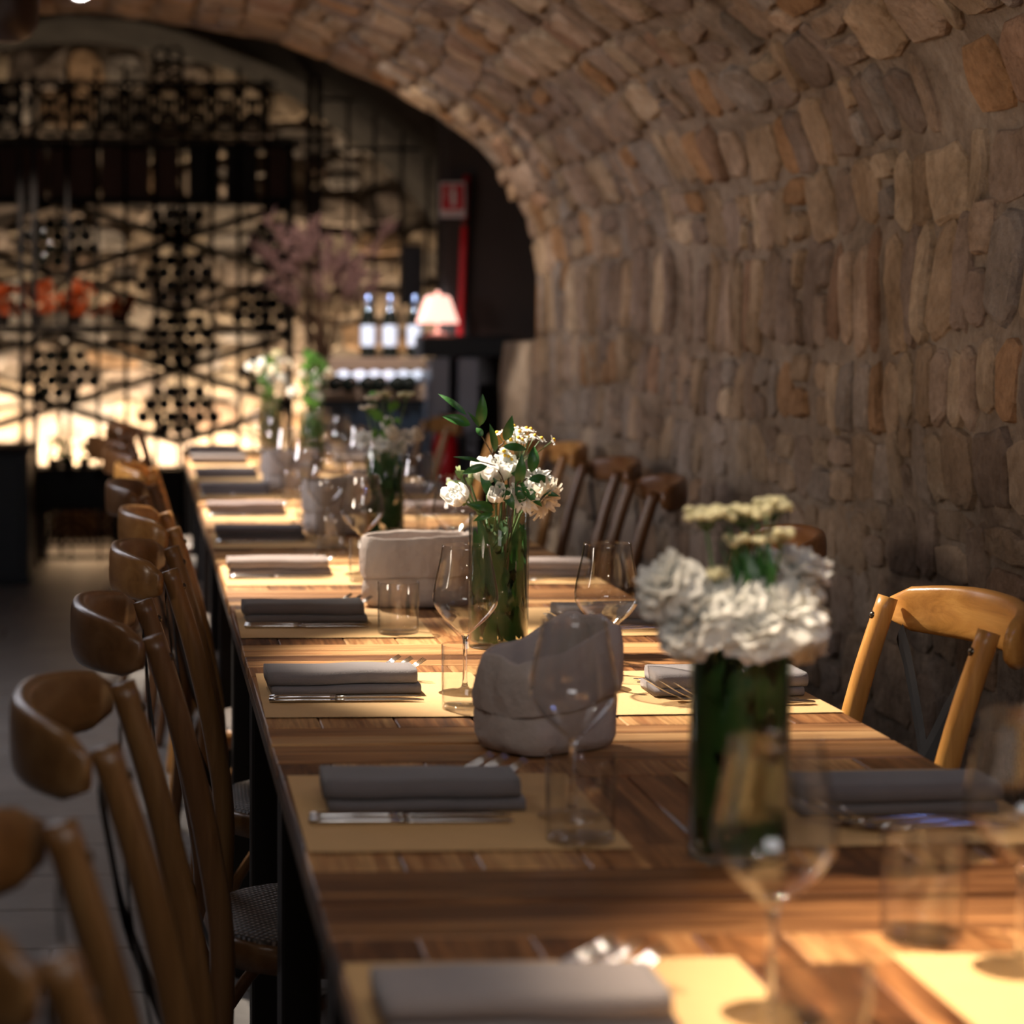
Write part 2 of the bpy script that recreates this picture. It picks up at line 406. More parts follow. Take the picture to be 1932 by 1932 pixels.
def surf(u, y, off=0.0, rough=1.0):
    """inner face of wall + vault + left wall; u runs up from the foot of the right wall"""
    if u <= ZS: p = Vector((XW, y, u)); n = Vector((-1, 0, 0))
    elif u <= ZS + ARC:
        th = theta(u - ZS); p = Vector((EC + EA * math.cos(th), y, ZS + EB * math.sin(th)))
        n = Vector((-math.cos(th) / EA, 0, -math.sin(th) / EB)).normalized()
    else: p = Vector((EC - EA, y, ZS - (u - ZS - ARC))); n = Vector((1, 0, 0))
    d = (.035 * nz(p, 1.7) + .012 * nz(p, 6, 5)) * rough
    return p + n * (off + d)
def grid(name, us, ys, mat, fine=.008):
    vs = []; nu = len(us)
    for y in ys:
        for u in us:
            p = surf(u, y); vs.append(surf(u, y, fine * (1 + 1.2 * (u < 1.15)) * nz(p, 14, 3) + fine * .7 * nz(p, 40, 9)))
    fs = [(j * nu + i, j * nu + i + 1, (j + 1) * nu + i + 1, (j + 1) * nu + i) for j in range(len(ys) - 1) for i in range(nu - 1)]
    mb = MB(); mb.add(vs, fs); return mb.mesh(name, mat)
def lin(a, b, n): return [a + (b - a) * i / n for i in range(n + 1)]
ysg = lin(-2.0, 1.9, 24) + lin(2.0, YE, 150)[0:]
wall_right = struct(link('wall_right', grid('wall_right', lin(0, ZS, 36), ysg, M['mortar'])), 'rough stone side wall behind the right row of chairs')
ceiling = struct(link('ceiling', grid('ceiling', lin(ZS, ZS + ARC, 84), ysg, M['mortar'])), 'low barrel vault of rough tan stones')
wall_left = struct(link('wall_left', grid('wall_left', lin(ZS + ARC, ZS * 2 + ARC, 20), ysg, M['mortar'])))

PALETTE = [((.41, .30, .205), 5), ((.50, .39, .28), 4), ((.35, .265, .21), 5), ((.28, .215, .18), 4), ((.37, .215, .11), 2), ((.33, .285, .255), 4), ((.44, .33, .25), 3), ((.32, .20, .135), 1)]
PAL = [c for c, n_ in PALETTE for _ in range(n_)]
def stone_geo(fn, uc, yc, hu, hy, proud, r, wash=.15):
    """one stone on the surface fn(u, y, off): a knobbly irregular block, 50 triangles"""
    n = 10; e = r.uniform(3.5, 10); rot = r.uniform(-.12, .12); sl = r.uniform(-.35, .35); jit = [r.uniform(.90, 1.07) for _ in range(n)]
    ph = r.uniform(0, .6)
    ring = []
    for k in range(n):
        th = 2 * PI * k / n + ph; c_, s_ = math.cos(th), math.sin(th)
        rr = (abs(c_) ** e + abs(s_) ** e) ** (-1 / e) * jit[k]
        a, b = rr * c_, rr * s_; b += a * sl * .5
        ring.append((a * math.cos(rot) - b * math.sin(rot), a * math.sin(rot) + b * math.cos(rot)))
    tilt = (r.uniform(-.25, .25), r.uniform(-.25, .25))
    V = []
    for sc, of in ((1.03, -.012), (.97, proud * .55), (.86, proud)):
        for a, b in ring:
            o = of if of < 0 else of * (1 + tilt[0] * a + tilt[1] * b) * r.uniform(.85, 1.12)
            V.append(fn(uc + a * hu * sc, yc + b * hy * sc, o))
    V.append(fn(uc, yc, proud * r.uniform(.95, 1.2)))
    F = []
    for q in range(2):
        for k in range(n):
            j = (k + 1) % n; F.append((q * n + k, q * n + j, (q + 1) * n + j, (q + 1) * n + k))
    for k in range(n): F.append((2 * n + k, 2 * n + (k + 1) % n, 3 * n))
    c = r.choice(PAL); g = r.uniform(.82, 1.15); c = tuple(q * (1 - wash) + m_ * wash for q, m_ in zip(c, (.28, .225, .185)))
    return V, F, tuple(q * g for q in c)
def lay(fn, courses, y0, y1, r):
    out = []
    for u0, h, w0, w1, pr, *ws in courses:
        wash = ws[0] if ws else .15
        y = y0 + r.uniform(0, w0)
        while y < y1:
            wd = r.uniform(w0, w1)
            if y + wd > y1: break
            if r.random() > .07:
                hh = h * (r.uniform(.84, 1.04))
                wav = .030 * math.sin(y * 1.7 + u0 * 2) + .016 * math.sin(y * 4.3 + u0 * 5) + r.uniform(-.012, .012)
                split = h > .13 and r.random() < .22
                parts = [(u0 + h * .27, h * .23), (u0 + h * .76, h * .2)] if split else [(u0 + h * .5 + r.uniform(-.1, .1) * (h - hh), hh * .5)]
                for cu, hu in parts:
                    out.append((cu + wav, y + wd / 2, hu * r.uniform(.92, 1.06), wd * .5 - r.uniform(-.002, .005), pr * r.uniform(.5, 1.35), wash))
            y += wd + r.uniform(-.004, .008)
    return out
CW, SX_ = 1.276, 4030.0
def screen(p):
    s = SX_ / max(p[1], .1); return 275 + p[0] * s, 620 - (p[2] - CW) * s, s
def build_stones(fn, specs, parent, r, limit=300, name='stone'):
    geo = []
    for cu, cy, hu, hy, pr, wash in specs:
        V, F, c = stone_geo(fn, cu, cy, hu, hy, pr, r, wash)
        ctr = V[-1]; px, py, s = screen(ctr)
        vis = -60 < px < 2000 and -60 < py < 1990 and ctr[1] > .5
        geo.append(((hu * hy * s * s) if vis else 0, V, F, c))
    geo.sort(key=lambda g: -g[0])
    rest = MB(); rc = []
    for i, (a, V, F, c) in enumerate(geo):
        if i < limit and a > 0:
            mb = MB(); mb.add(V, F); me = mb.mesh(name, M['stone'], False); vcol(me, [c] * len(F))
            link(name, me, parent)
        else:
            rest.add(V, F); rc += [c] * len(F)
    if rest.v:
        me = rest.mesh('small_stones', M['stone'], False); vcol(me, rc)
        o = link('small_stones', me, parent); o['kind'] = 'stuff'
r = random.Random(3)
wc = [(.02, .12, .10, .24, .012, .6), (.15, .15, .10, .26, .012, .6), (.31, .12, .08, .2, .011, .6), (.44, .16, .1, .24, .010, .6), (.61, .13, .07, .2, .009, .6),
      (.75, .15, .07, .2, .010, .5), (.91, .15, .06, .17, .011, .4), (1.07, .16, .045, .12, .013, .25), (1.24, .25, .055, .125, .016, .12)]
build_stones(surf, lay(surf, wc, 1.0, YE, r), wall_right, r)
vc = []
u = ZS - .012
while u < ZS + ARC * .8:
    h = r.uniform(.125, .18); vc.append((u, h, .05, .21, .017, .12)); u += h + .004
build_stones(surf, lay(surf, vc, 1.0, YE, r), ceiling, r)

# end face of the vault, back room and floor
mb = MB(); seg = 48
def prof_low():
    pts = [(XW, 0), (XW, .75)]
    for i in range(seg + 1):
        th = PI * i / seg; pts.append((EC + EA * math.cos(th), ZS + EB * math.sin(th)))
    return pts + [(EC - EA, .75), (EC - EA, 0)]
BC, BA, BB, BZ = -.4, 2.3, 1.53, 1.45
def sgp(v, e): return math.copysign(abs(v) ** e, v)
def prof_high():
    pts = [(BC + BA + .25, 0), (BC + BA + .25, .75)]
    for i in range(seg + 1):
        th = PI * i / seg; pts.append((BC + (BA + .25) * math.cos(th), BZ + (BB + .2) * math.sin(th)))
    return pts + [(BC - BA - .25, .75), (BC - BA - .25, 0)]
lo_, hi_ = prof_low(), prof_high(); n_ = len(lo_)
VS = [(a, YE + .02, b) for a, b in lo_] + [(a, YE + .02, b) for a, b in hi_] + [(a, YE - .06, b) for a, b in lo_]
FS = [(i, i + 1, n_ + i + 1, n_ + i) for i in range(n_ - 1)] 
mb.add(VS, FS)
struct(link('wall_end', mb.mesh('wall_end', M['mortar'], False)), 'end face of the stone vault toward the wine room')
def surf2(u, y, off=0.0):
    """back room vault, u = angle fraction 0..1"""
    th = PI * u; p = Vector((BC + BA * sgp(math.cos(th), 1.14), y, BZ + BB * sgp(math.sin(th), 1.14)))
    n = Vector((-math.cos(th) / BA, 0, -math.sin(th) / BB)).normalized()
    return p + n * (off + .04 * nz(p, 1.5, 7) + .02 * nz(p, 5, 2))
us = lin(0, 1, 60); ys2 = lin(YE + .02, 13.1, 50)
VS = [surf2(a, y) for y in ys2 for a in us]; nu = len(us)
mb = MB(); mb.add(VS, [(j * nu + i, j * nu + i + 1, (j + 1) * nu + i + 1, (j + 1) * nu + i) for j in range(len(ys2) - 1) for i in range(nu - 1)])
struct(link('ceiling_back', mb.mesh('ceiling_back', M['mortar_shade'])), 'dark unlit vault above the wine rack')
mb = MB()
for x in (BC + BA, BC - BA):
    mb.add([(x, YE, 0), (x, 13.1, 0), (x, 13.1, BZ), (x, YE, BZ)], [(0, 1, 2, 3)])
struct(link('wall_back_side', mb.mesh('wall_back_side', M['mortar_shade'], False)))
YB = 13.0
def surfb(u, x, off=0.0):
    p = Vector((x, YB, u)); return p + Vector((0, -(off + .04 * nz(p, 1.6, 4) + .015 * nz(p, 6, 8)), 0))
mb = MB(); us = lin(0, 3.1, 50); xs = lin(-3, 2.2, 80); nu = len(us)
mb.add([surfb(a, x) for x in xs for a in us], [(j * nu + i, j * nu + i + 1, (j + 1) * nu + i + 1, (j + 1) * nu + i) for j in range(len(xs) - 1) for i in range(nu - 1)])
wall_back = struct(link('wall_back', mb.mesh('wall_back', M['mortar'])), 'brightly lit rubble wall behind the wine rack')
bc = []; u = .03
while u < 2.95:
    h = r.uniform(.14, .24); bc.append((u, h, .12, .38, .022, .3)); u += h + .006
build_stones(surfb, lay(surfb, bc, -1.9, 1.9, r), wall_back, r, 260)
mb = MB(); mb.add([(EC - EA, -2, 0), (XW, -2, 0), (XW, -2, 2.4), (EC - EA, -2, 2.4)], [(0, 1, 2, 3)])
struct(link('wall_near', mb.mesh('wall_near', M['mortar'], False)))
mb = MB(); mb.box((-.4, 5.5, -.03), (6, 15.6, .05))
floor = struct(link('floor', mb.mesh('floor', M['grout'], False)), 'dull grey floor left of the chairs')
tm = [MB().box((0, 0, 0), (1.19, .292, .008), bev=.002).mesh('tile', M['floor'], False) for _ in range(1)]
row = 0; y = .6
while y < 12.9:
    x0 = -2.0 - (row % 3) * .4
    for i in range(4):
        if x0 + i * 1.2 > 1.3: continue
        link('tile', tm[0], floor, (x0 + i * 1.2, y, -.003))
    y += .298; row += 1
# dark pier right of the wine room, carries the pipe
mb = MB(); mb.box((1.78, 10.32, 1.4), (.72, .3, 2.8), bev=.02)
struct(link('wall_pier', mb.mesh('wall_pier', M['wallplain'], False)), 'dark plaster pier behind the red pipe')
# lower ledge of the side wall running on past the vault's end
mb = MB(); vs = []; n1, n2 = 12, 14
for i in range(n1 + 1):
    for j in range(n2 + 1):
        y_ = YE - .1 + 1.0 * i / n1; z_ = 1.22 * j / n2
        vs.append((1.5 + .04 * nz((y_, z_, 0), 3) + (.10 * max(0, z_ - 1.0) if i else 0), y_, z_))
mb.add(vs, [(i * (n2 + 1) + j, i * (n2 + 1) + j + 1, (i + 1) * (n2 + 1) + j + 1, (i + 1) * (n2 + 1) + j) for i in range(n1) for j in range(n2)])
b0 = len(mb.v)
top = [(vs[i * (n2 + 1) + n2]) for i in range(n1 + 1)]
mb.add([*top, *[(1.85, p[1], 1.25) for p in top]], [(i, i + 1, n1 + 1 + i + 1, n1 + 1 + i) for i in range(n1)])
struct(link('wall_ledge', mb.mesh('wall_ledge', M['mortar'])), 'low pale stub of wall past the end of the vault')

# ------------------------------------------------------------ tables
TX0, TX1 = .157, .957; TXC = (TX0 + TX1) / 2; PITCH = .745
CY = {k: 2.29 + PITCH * k for k in range(-2, 10)}
def slab(w, d, skew=0, h=.02):
    mb = MB(); b = .0016
    ps = []
    for z, i in ((-h, 0), (-b, 0), (0, b)):
        ps += [(-w / 2 + i - skew / 2, -d / 2 + i, z), (w / 2 - i - skew / 2, -d / 2 + i, z), (w / 2 - i + skew / 2, d / 2 - i, z), (-w / 2 + i + skew / 2, d / 2 - i, z)]
    fs = [(8, 9, 10, 11), (3, 2, 1, 0)] + [(q * 4 + k, q * 4 + (k + 1) % 4, q * 4 + 4 + (k + 1) % 4, q * 4 + 4 + k) for q in range(2) for k in range(4)]
    mb.add(ps, fs); return mb
def layout(r):
    """(kind, x, y, w, d, skew) for the pieces of one table top, local to its centre"""
    out = []; W = .8
    for sg in (-1, 1):
        out.append(('x', 0, sg * (.3725 - .032), W, .051, 0)); out.append(('x', 0, sg * (.3725 - .086), W, .056, 0))
        yb = sg * (.3725 - .115 - .045); sk = .05 * sg
        cuts = [-W / 2, ]; x = -W / 2 + r.uniform(.06, .10)
        while x < W / 2 - .06: cuts.append(x); x += r.uniform(.07, .12)
        cuts.append(W / 2)
        for a, b in zip(cuts[:-1], cuts[1:]): out.append(('y', (a + b) / 2, yb, b - a - .0015, .088, 0))
    x = -W / 2; rest = .3725 - .115 - .09
    while x < W / 2 - .01:
        wd = min(r.uniform(.06, .105), W / 2 - x)
        if W / 2 - (x + wd) < .03: wd = W / 2 - x
        out.append(('y', x + wd / 2, 0, wd - .0015, rest * 2 - .002, 0)); x += wd
    return out
lay_r = random.Random(5)
for k, cy in CY.items():
    root = empty('dining_table', (TXC, cy, 0))
    i = k + 2
    tag(root, f'{ORD[i]} reclaimed-wood table from the camera in the long dining row' if i else 'reclaimed-wood table nearest the camera at the near end of the row', 'table', 'tables joined into one long row')
    mb = MB(); mb.box((0, 0, ZT - .028), (.80, PITCH - .004, .018))
    if k == -2: pass
    link('table_base_board', mb.mesh('table_base_board', M['table_edge'], False), root)
    ap = MB()
    for sx in (-1, 1): ap.box((sx * .36, 0, ZT - .075), (.02, .62, .075))
    for sy in (-1, 1): ap.box((0, sy * .335, ZT - .075), (.70, .02, .075))
    link('apron', ap.mesh('apron', M['table_edge'], False), root)
    if k == -2: legm = MB().box((0, 0, (ZT - .04) / 2), (.05, .045, ZT - .04), bev=.004).mesh('leg', M['leg_steel'], False)
    for sx in (-1, 1):
        for sy in (-1, 1): link('leg', legm, root, (sx * .365, sy * .349, 0))
    pcs = layout(lay_r)
    if -1 <= k <= 3:
        for kd, x, y, wd, d, sk in pcs:
            me = slab(wd, d, sk).mesh('plank', M['wood_' + kd], False)
            link('plank', me, root, (x, y, ZT + lay_r.uniform(-.0006, .0003)))
    else:
        mb = MB(); cols = []
        for kd, x, y, wd, d, sk in pcs:
            s = slab(wd, d, sk); s.v = [(a + x, b + y, c) for a, b, c in s.v]; mb.add(s.v, s.f)
            g = lay_r.random(); cols += [(g, g, g)] * len(s.f)
        me = mb.mesh('planks', M['wood_far'], False); vcol(me, cols)
        o = link('planks', me, root, (0, 0, ZT)); o['kind'] = 'stuff'

# ------------------------------------------------------------ chairs
def catmull(P, n=6):
    P = [Vector(p) for p in P]; out = []
    for i in range(len(P) - 1):
        p0, p1, p2, p3 = P[max(i - 1, 0)], P[i], P[i + 1], P[min(i + 2, len(P) - 1)]
        for k in range(n):
            t = k / n
            out.append(.5 * ((2 * p1) + (p2 - p0) * t + (2 * p0 - 5 * p1 + 4 * p2 - p3) * t * t + (3 * p1 - p0 - 3 * p2 + p3) * t ** 3))
    out.append(P[-1]); return out
def xback(z):                       # x of the back posts at height z
    pts = [(0, -.235), (.2, -.208), (.45, -.195), (.6, -.212), (.75, -.245), (.9, -.29)]
    for (a, b), (c, d) in zip(pts[:-1], pts[1:]):
        if z <= c: return b + (d - b) * (z - a) / (c - a)
    return pts[-1][1]
def make_chair():
    root = empty('dining_chair')
    def p(name, mb, mat, smooth=True, parent=root): return link(name, mb.mesh(name, mat, smooth), parent)
    for sy in (-1, 1):
        path = catmull([(xback(z), sy * (.175 + .008 * z), z) for z in (0, .2, .45, .6, .75, .882)], 5)
        rr = [.0145 + .0025 * math.sin(min(1, i / len(path)) * PI) for i in range(len(path))]
        post = p('back_post', MB().tube(path, rr, 12), M['chair'])
        for z in (.855, .50):
            s = MB(); c = Vector((xback(z) + .0155, sy * (.175 + .008 * z), z)); s.lathe([(0.0001, .004), (.004, .003), (.0065, 0), (.0065, -.004)], 8)
            s.v[-32:] = [(c.x + q[2], c.y + q[0], c.z + q[1]) for q in s.v[-32:]]
            p('screw', s, M['rivet'], True, post)
    ctr = []
    for i in range(17):
        t = -1 + 2 * i / 16; y = t * .207
        x = xback(.86) - .022 - .078 * (1 - abs(t) ** 2.4)
        ctr.append((x, y, .862 + .008 * (1 - t * t)))
    sec = [(.012, .030 + .010 * (1 - (abs(i - 8) / 8) ** 3)) for i in range(17)]
    mb = MB(); mb.tube(ctr, [(.007, .018)] + sec[1:-1] + [(.007, .018)], 16, flat=.62, up=(0, 0, 1))
    p('top_rail', mb, M['chair_rail'])
    for sg in (-1, 1):
        path = []
        for i in range(13):
            t = i / 12; z = .835 - .385 * t; y = sg * (.150 - .30 * t ** .85)
            path.append((xback(z) - .012 - .030 * math.sin(PI * t) - .006 * (1 - t) + .003 * sg, y, z))
        p('cross_strap', MB().tube(path, (.018, .0018), 4, up=(1, 0, 0), flat=1), M['black_metal'], False)
    # seat: wooden ring and woven pad
    ring = []; pad = []
    def so(th, a, b, e=2.8):
        c_, s_ = math.cos(th), math.sin(th); rr = (abs(c_ / a) ** e + abs(s_ / b) ** e) ** (-1 / e); wd = 1 + .09 * c_
        return rr * c_, rr * s_ * wd
    n = 32; mb = MB(); V = []
    for rr, z in ((.93, .463), (1.0, .458), (1.015, .445), (1.0, .425), (.90, .422), (.90, .455)):
        for k in range(n): x, y = so(2 * PI * k / n, .205 * rr, .186 * rr); V.append((x, y, z))
    mb.add(V, [(q * n + k, q * n + (k + 1) % n, ((q + 1) % 6) * n + (k + 1) % n, ((q + 1) % 6) * n + k) for q in range(6) for k in range(n)])
    p('seat_frame', mb, M['chair_rail'])
    mb = MB(); V = []
    for rr, z in ((.96, .455), (.94, .466), (.7, .470), (.35, .466), (.02, .464)):
        for k in range(n): x, y = so(2 * PI * k / n, .205 * rr, .186 * rr); V.append((x, y, z))
    mb.add(V, [(q * n + k, q * n + (k + 1) % n, (q + 1) * n + (k + 1) % n, (q + 1) * n + k) for q in range(4) for k in range(n)] + [tuple(range(4 * n, 5 * n))])
    p('seat', mb, M['weave'])
    for sy in (-1, 1):
        p('leg', MB().tube([(.165, sy * .165, .43), (.17, sy * .17, .25), (.18, sy * .178, 0)], [.0165, .015, .012], 10), M['chair'])
        path = [(.168 - .35 * math.sin(t * PI / 2) * .98 + .0, sy * .155, .12 + 0 + .27 * math.sin(t * PI)) for t in [i / 12 for i in range(13)]]
        path = [(.165 - .36 * i / 12, sy * .160, .20 + .20 * math.sin(PI * i / 12) ** .7) for i in range(13)]
        p('arched_brace', MB().tube(path, .0095, 8), M['chair'])
    path = [(.170, -.165 + .33 * i / 12, .20 + .20 * math.sin(PI * i / 12) ** .7) for i in range(13)]
    p('arched_brace', MB().tube(path, .0095, 8), M['chair'])
    p('stretcher', MB().tube([(xback(.2), -.17, .20), (xback(.2), .17, .20)], .009, 8), M['chair'])
    return root
HONEY = (1.25, 1.08, .62); BROWN = (.36, .31, .28); MIDB = (.42, .38, .31); DARK = (.28, .22, .19)
chair0 = make_chair(); used = [False]
def chair(x, y, rz, col, label, grp):
    c = dup(chair0) if used[0] else chair0; used[0] = True
    c.location = (x, y, 0); c.rotation_euler = (0, 0, rz); setcol(c, col); tag(c, label, 'chair', grp)
left = [(1.51, -.065, MIDB, 2), (2.165, -.035, MIDB, -2), (2.91, 0, BROWN, 2), (3.65, .04, MIDB, -1), (4.40, .045, (.60, .54, .42), 2),
        (5.18, .005, BROWN, -3), (5.89, .015, HONEY, 0), (6.64, -.03, DARK, 4), (7.42, -.10, DARK, 14), (8.16, -.05, DARK, -6)]
for i, (y, xt, col, dg) in enumerate(left):
    chair(xt + .285, y, math.radians(dg), col, f'{ORD[i]} bentwood cross-back chair from the camera, left side of the long table', 'bentwood chairs left of the table')
right = [(2.885, 1.095, HONEY, 1), (3.91, 1.145, (.60, .46, .32), -6), (5.30, 1.245, DARK, -4), (6.02, 1.30, DARK, 3), (6.85, 1.32, (.8, .7, .5), 0), (7.64, 1.30, HONEY, 4), (8.87, 1.22, MIDB, 8)]
for i, (y, xt, col, dg) in enumerate(right):
    chair(xt - .285, y, PI + math.radians(dg), col, f'{ORD[i]} bentwood cross-back chair from the camera, right side by the stone wall', 'bentwood chairs right of the table')

# ------------------------------------------------------------ place settings
def napkin_mesh(seed):
    r = random.Random(seed); mb = MB(); nx = 18; Lx = .215
    def layer(z0, z1, y0, y1, xo):
        sec = []
        b = (z1 - z0) / 2
        for a in range(6): th = -PI / 2 + PI * a / 5; sec.append((y1 - b + b * math.cos(th), (z0 + z1) / 2 + b * math.sin(th)))
        for a in range(1, 4): sec.append((y1 - b + (y0 - y1 + 2 * b) * a / 4, z1))
        for a in range(6): th = PI / 2 + PI * a / 5; sec.append((y0 + b + b * math.cos(th), (z0 + z1) / 2 + b * math.sin(th)))
        for a in range(1, 4): sec.append((y0 + b + (y1 - y0 - 2 * b) * a / 4, z0))
        m = len(sec); V = []
        for i in range(nx + 1):
            x = xo + Lx * i / nx
            for yy, zz in sec:
                q = (x * 9 + seed, yy * 9, zz * 9)
                V.append((x, yy + .004 * nz(q, 1.0), zz + .0022 * nz(q, 1.5, 4) * (1 if zz > .006 else 0)))
        mb.add(V, [(i * m + k, i * m + (k + 1) % m, (i + 1) * m + (k + 1) % m, (i + 1) * m + k) for i in range(nx) for k in range(m)] + [tuple(range(m - 1, -1, -1)), tuple(range(nx * m, nx * m + m))])
    layer(.0005, .0125, -.051, .045, .004); layer(.0128, .034, -.047, .046, -.001)
    return mb.mesh('napkin', M['napkin'])
napm = [napkin_mesh(s) for s in range(4)]
def mat_mesh(seed):
    r = random.Random(seed); mb = MB(); nx, ny = 12, 12; V = []
    for j in range(ny + 1):
        for i in range(nx + 1):
            e = .0012 * nz((i * .9 + seed, j * .9, 0), 1.0)
            V.append((-.165 + .33 * i / nx, -.185 + .37 * j / ny + (e if j in (0, ny) else 0), .0012 + .0007 * nz((i * .3, j * .3, seed), 1)))
    m = (nx + 1); mb.add(V, [(j * m + i, j * m + i + 1, (j + 1) * m + i + 1, (j + 1) * m + i) for j in range(ny) for i in range(nx)])
    return mb.mesh('placemat', M['kraft'])
matm = [mat_mesh(s) for s in range(3)]
km = MB().tube([(0, 0, .004), (.012, 0, .0045), (.05, 0, .0045), (.085, 0, .004), (.095, 0, .004)], [(.005, .003), (.008, .0036), (.0065, .0034), (.005, .003), (.006, .003)], 10)
knife_h = km.mesh('table_knife', M['steel'])
bl = MB(); V = []
for i in range(9):
    t = i / 8; x = .093 + .125 * t; wd = .009 * (1 - max(0, (t - .7) / .3) ** 2) + .0005
    V += [(x, -.006, .003), (x, -.006 + wd * 1.7, .0032), (x, -.006 + wd * 1.7, .0042), (x, -.006, .0050)]
bl.add(V, [(i * 4 + k, i * 4 + (k + 1) % 4, i * 4 + 4 + (k + 1) % 4, i * 4 + 4 + k) for i in range(8) for k in range(4)] + [(3, 2, 1, 0), (32, 33, 34, 35)])
knife_b = bl.mesh('blade', M['steel'])
fh = MB().tube([(0, 0, .005), (.015, 0, .006), (.06, 0, .008), (.11, 0, .006), (.135, 0, .0045)], [(.006, .0015), (.0095, .0022), (.005, .002), (.003, .002), (.0035, .0018)], 8)
fork_h = fh.mesh('table_fork', M['steel'])
ft = MB()
ft.tube([(.133, 0, .0045), (.145, 0, .005), (.158, 0, .011)], [(.0035, .0012), (.0115, .0012), (.0125, .0010)], 8)
for j in range(4):
    yy = -.0105 + .007 * j
    ft.tube([(.155, yy, .0100), (.170, yy, .0160), (.185, yy, .024), (.200, yy, .034)], [(.0022, .0011), (.0021, .0010), (.0019, .0009), (.0010, .0006)], 6)
fork_t = ft.mesh('tines', M['steel'])

glm = MB()
outer = [(.0035, .082), (.006, .086), (.018, .097), (.034, .112), (.0445, .127), (.0472, .138), (.0462, .152), (.0425, .172), (.0375, .195), (.0345, .215)]
def dens(P, n=3):
    return [(p.x, p.y) for p in catmull([(a, b, 0) for a, b in P], n)]
outer = dens(outer); inner = [(max(0.0001, a - .0011), b + .0006) for a, b in outer[::-1]]
inner = [q for q in inner if q[1] > .0872]
inner.append((.0001, .0875))
bowl_m = glm.lathe(outer + [(.0339, .2156)] + inner, 40).mesh('wine_glass_bowl', M['glass'])
st = dens([(.0002, .0), (.036, .0), (.0365, .0015), (.030, .0035), (.012, .006), (.005, .011), (.0032, .025), (.003, .055), (.0036, .078), (.0055, .0845), (.0002, .0862)], 3)
stem_m = MB().lathe(st, 24).mesh('stem', M['stemglass'])
def wine_glass(x, y, label, grp='stemmed wine glasses on the long table'):
    o = empty('wine_glass', (x, y, ZT + .0008)); link('bowl', bowl_m, o); link('stem', stem_m, o)
    return tag(o, label, 'wine glass', grp)
tp = [(.0002, .0), (.033, .0), (.0345, .0015), (.0350, .006), (.0358, .045), (.0365, .0885), (.0360, .0895), (.0352, .0885), (.0345, .045), (.0338, .010), (.030, .0065), (.0002, .0060)]
tum_m = MB().lathe(tp, 40).mesh('tumbler', M['glass'])
tbase_m = MB().lathe([(.0002, .0006), (.0325, .0006), (.0335, .003), (.0325, .0058), (.0002, .0054)], 32).mesh('glass_base', M['glass'])
def tumbler(x, y, label, grp='water tumblers on the long table'):
    o = link('water_tumbler', tum_m, None, (x, y, ZT + .0018)); link('thick_base', tbase_m, o)
    return tag(o, label, 'tumbler', grp)

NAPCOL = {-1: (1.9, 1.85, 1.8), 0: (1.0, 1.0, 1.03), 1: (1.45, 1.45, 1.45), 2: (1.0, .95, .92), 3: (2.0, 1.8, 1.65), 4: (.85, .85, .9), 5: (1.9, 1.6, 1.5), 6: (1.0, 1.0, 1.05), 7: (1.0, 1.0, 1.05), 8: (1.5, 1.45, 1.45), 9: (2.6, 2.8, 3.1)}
sr = random.Random(21)
for side in ('left', 'right'):
    for k in range(-1, 10):
        cy = CY[k]; i = k + 1; L = side == 'left'
        w_ = f'{ORD[i]} {side}-hand place setting from the camera'
        ex = TX0 + .004 if L else TX1 - .004; sg = 1 if L else -1
        rz = 0 if L else PI
        j = sr.uniform(-.01, .01)
        m_ = link('placemat', matm[(k + 1) % 3], None, (ex + sg * .166, cy - .005, ZT + .0006), rz + math.radians(sr.uniform(-1.0, 1.0)))
        tag(m_, f'straw-coloured paper placemat under the {w_}', 'placemat', 'straw paper placemats')
        n_o = link('napkin', napm[(k + 1) % 4], None, (ex + sg * (.012 + (.02 if k == 0 else 0)), cy + .03 * sg + j, ZT + .0026), rz + math.radians(sr.uniform(-1.5, 1.5)))
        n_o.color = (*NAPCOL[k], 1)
        tag(n_o, f'folded grey cloth napkin of the {w_}', 'napkin', 'folded grey napkins')
        if k > (6 if L else 5): continue
        for q, (dy, dx, a, nm) in enumerate(((-.072, .012, .6, 'inner'), (-.096, .010, -1.2, 'outer'))):
            o = link('table_knife', knife_h, None, (ex + sg * dx, cy + (.03 + dy) * sg + j, ZT + .0012), rz + math.radians(a + sr.uniform(-.8, .8)))
            link('blade', knife_b, o); tag(o, f'{nm} steel knife of the {w_}', 'knife', 'steel table knives')
        for q, (dy, dx, a, nm) in enumerate(((.062, .050, 5, 'innermost'), (.084, .032, 4, 'middle'), (.104, .016, 3, 'outermost'))):
            o = link('table_fork', fork_h, None, (ex + sg * (dx + (.024 if k == 0 else .004)), cy + (.03 + dy) * sg + j, ZT + .0008), rz + math.radians(a + sr.uniform(-1, 1)))
            link('tines', fork_t, o); tag(o, f'{nm} steel fork of the {w_}', 'fork', 'steel table forks')
GL = {('left', -1): (.476, 1.575), ('left', 0): (.457, 2.245), ('left', 1): (.458, 3.03), ('left', 3): (.459, 4.52), ('left', 4): (.440, 5.20), ('left', 5): (.45, 6.0), ('left', 6): (.44, 6.7), ('left', 7): (.45, 7.5), ('left', 8): (.44, 8.2), ('left', 9): (.45, 9.0),
      ('right', -1): (.715, 1.68), ('right', 1): (.668, 3.05), ('right', 3): (.655, 4.50), ('right', 4): (.68, 5.30), ('right', 5): (.67, 6.1), ('right', 6): (.68, 6.8), ('right', 7): (.69, 7.6), ('right', 8): (.68, 8.3), ('right', 0): (.74, 2.36)}
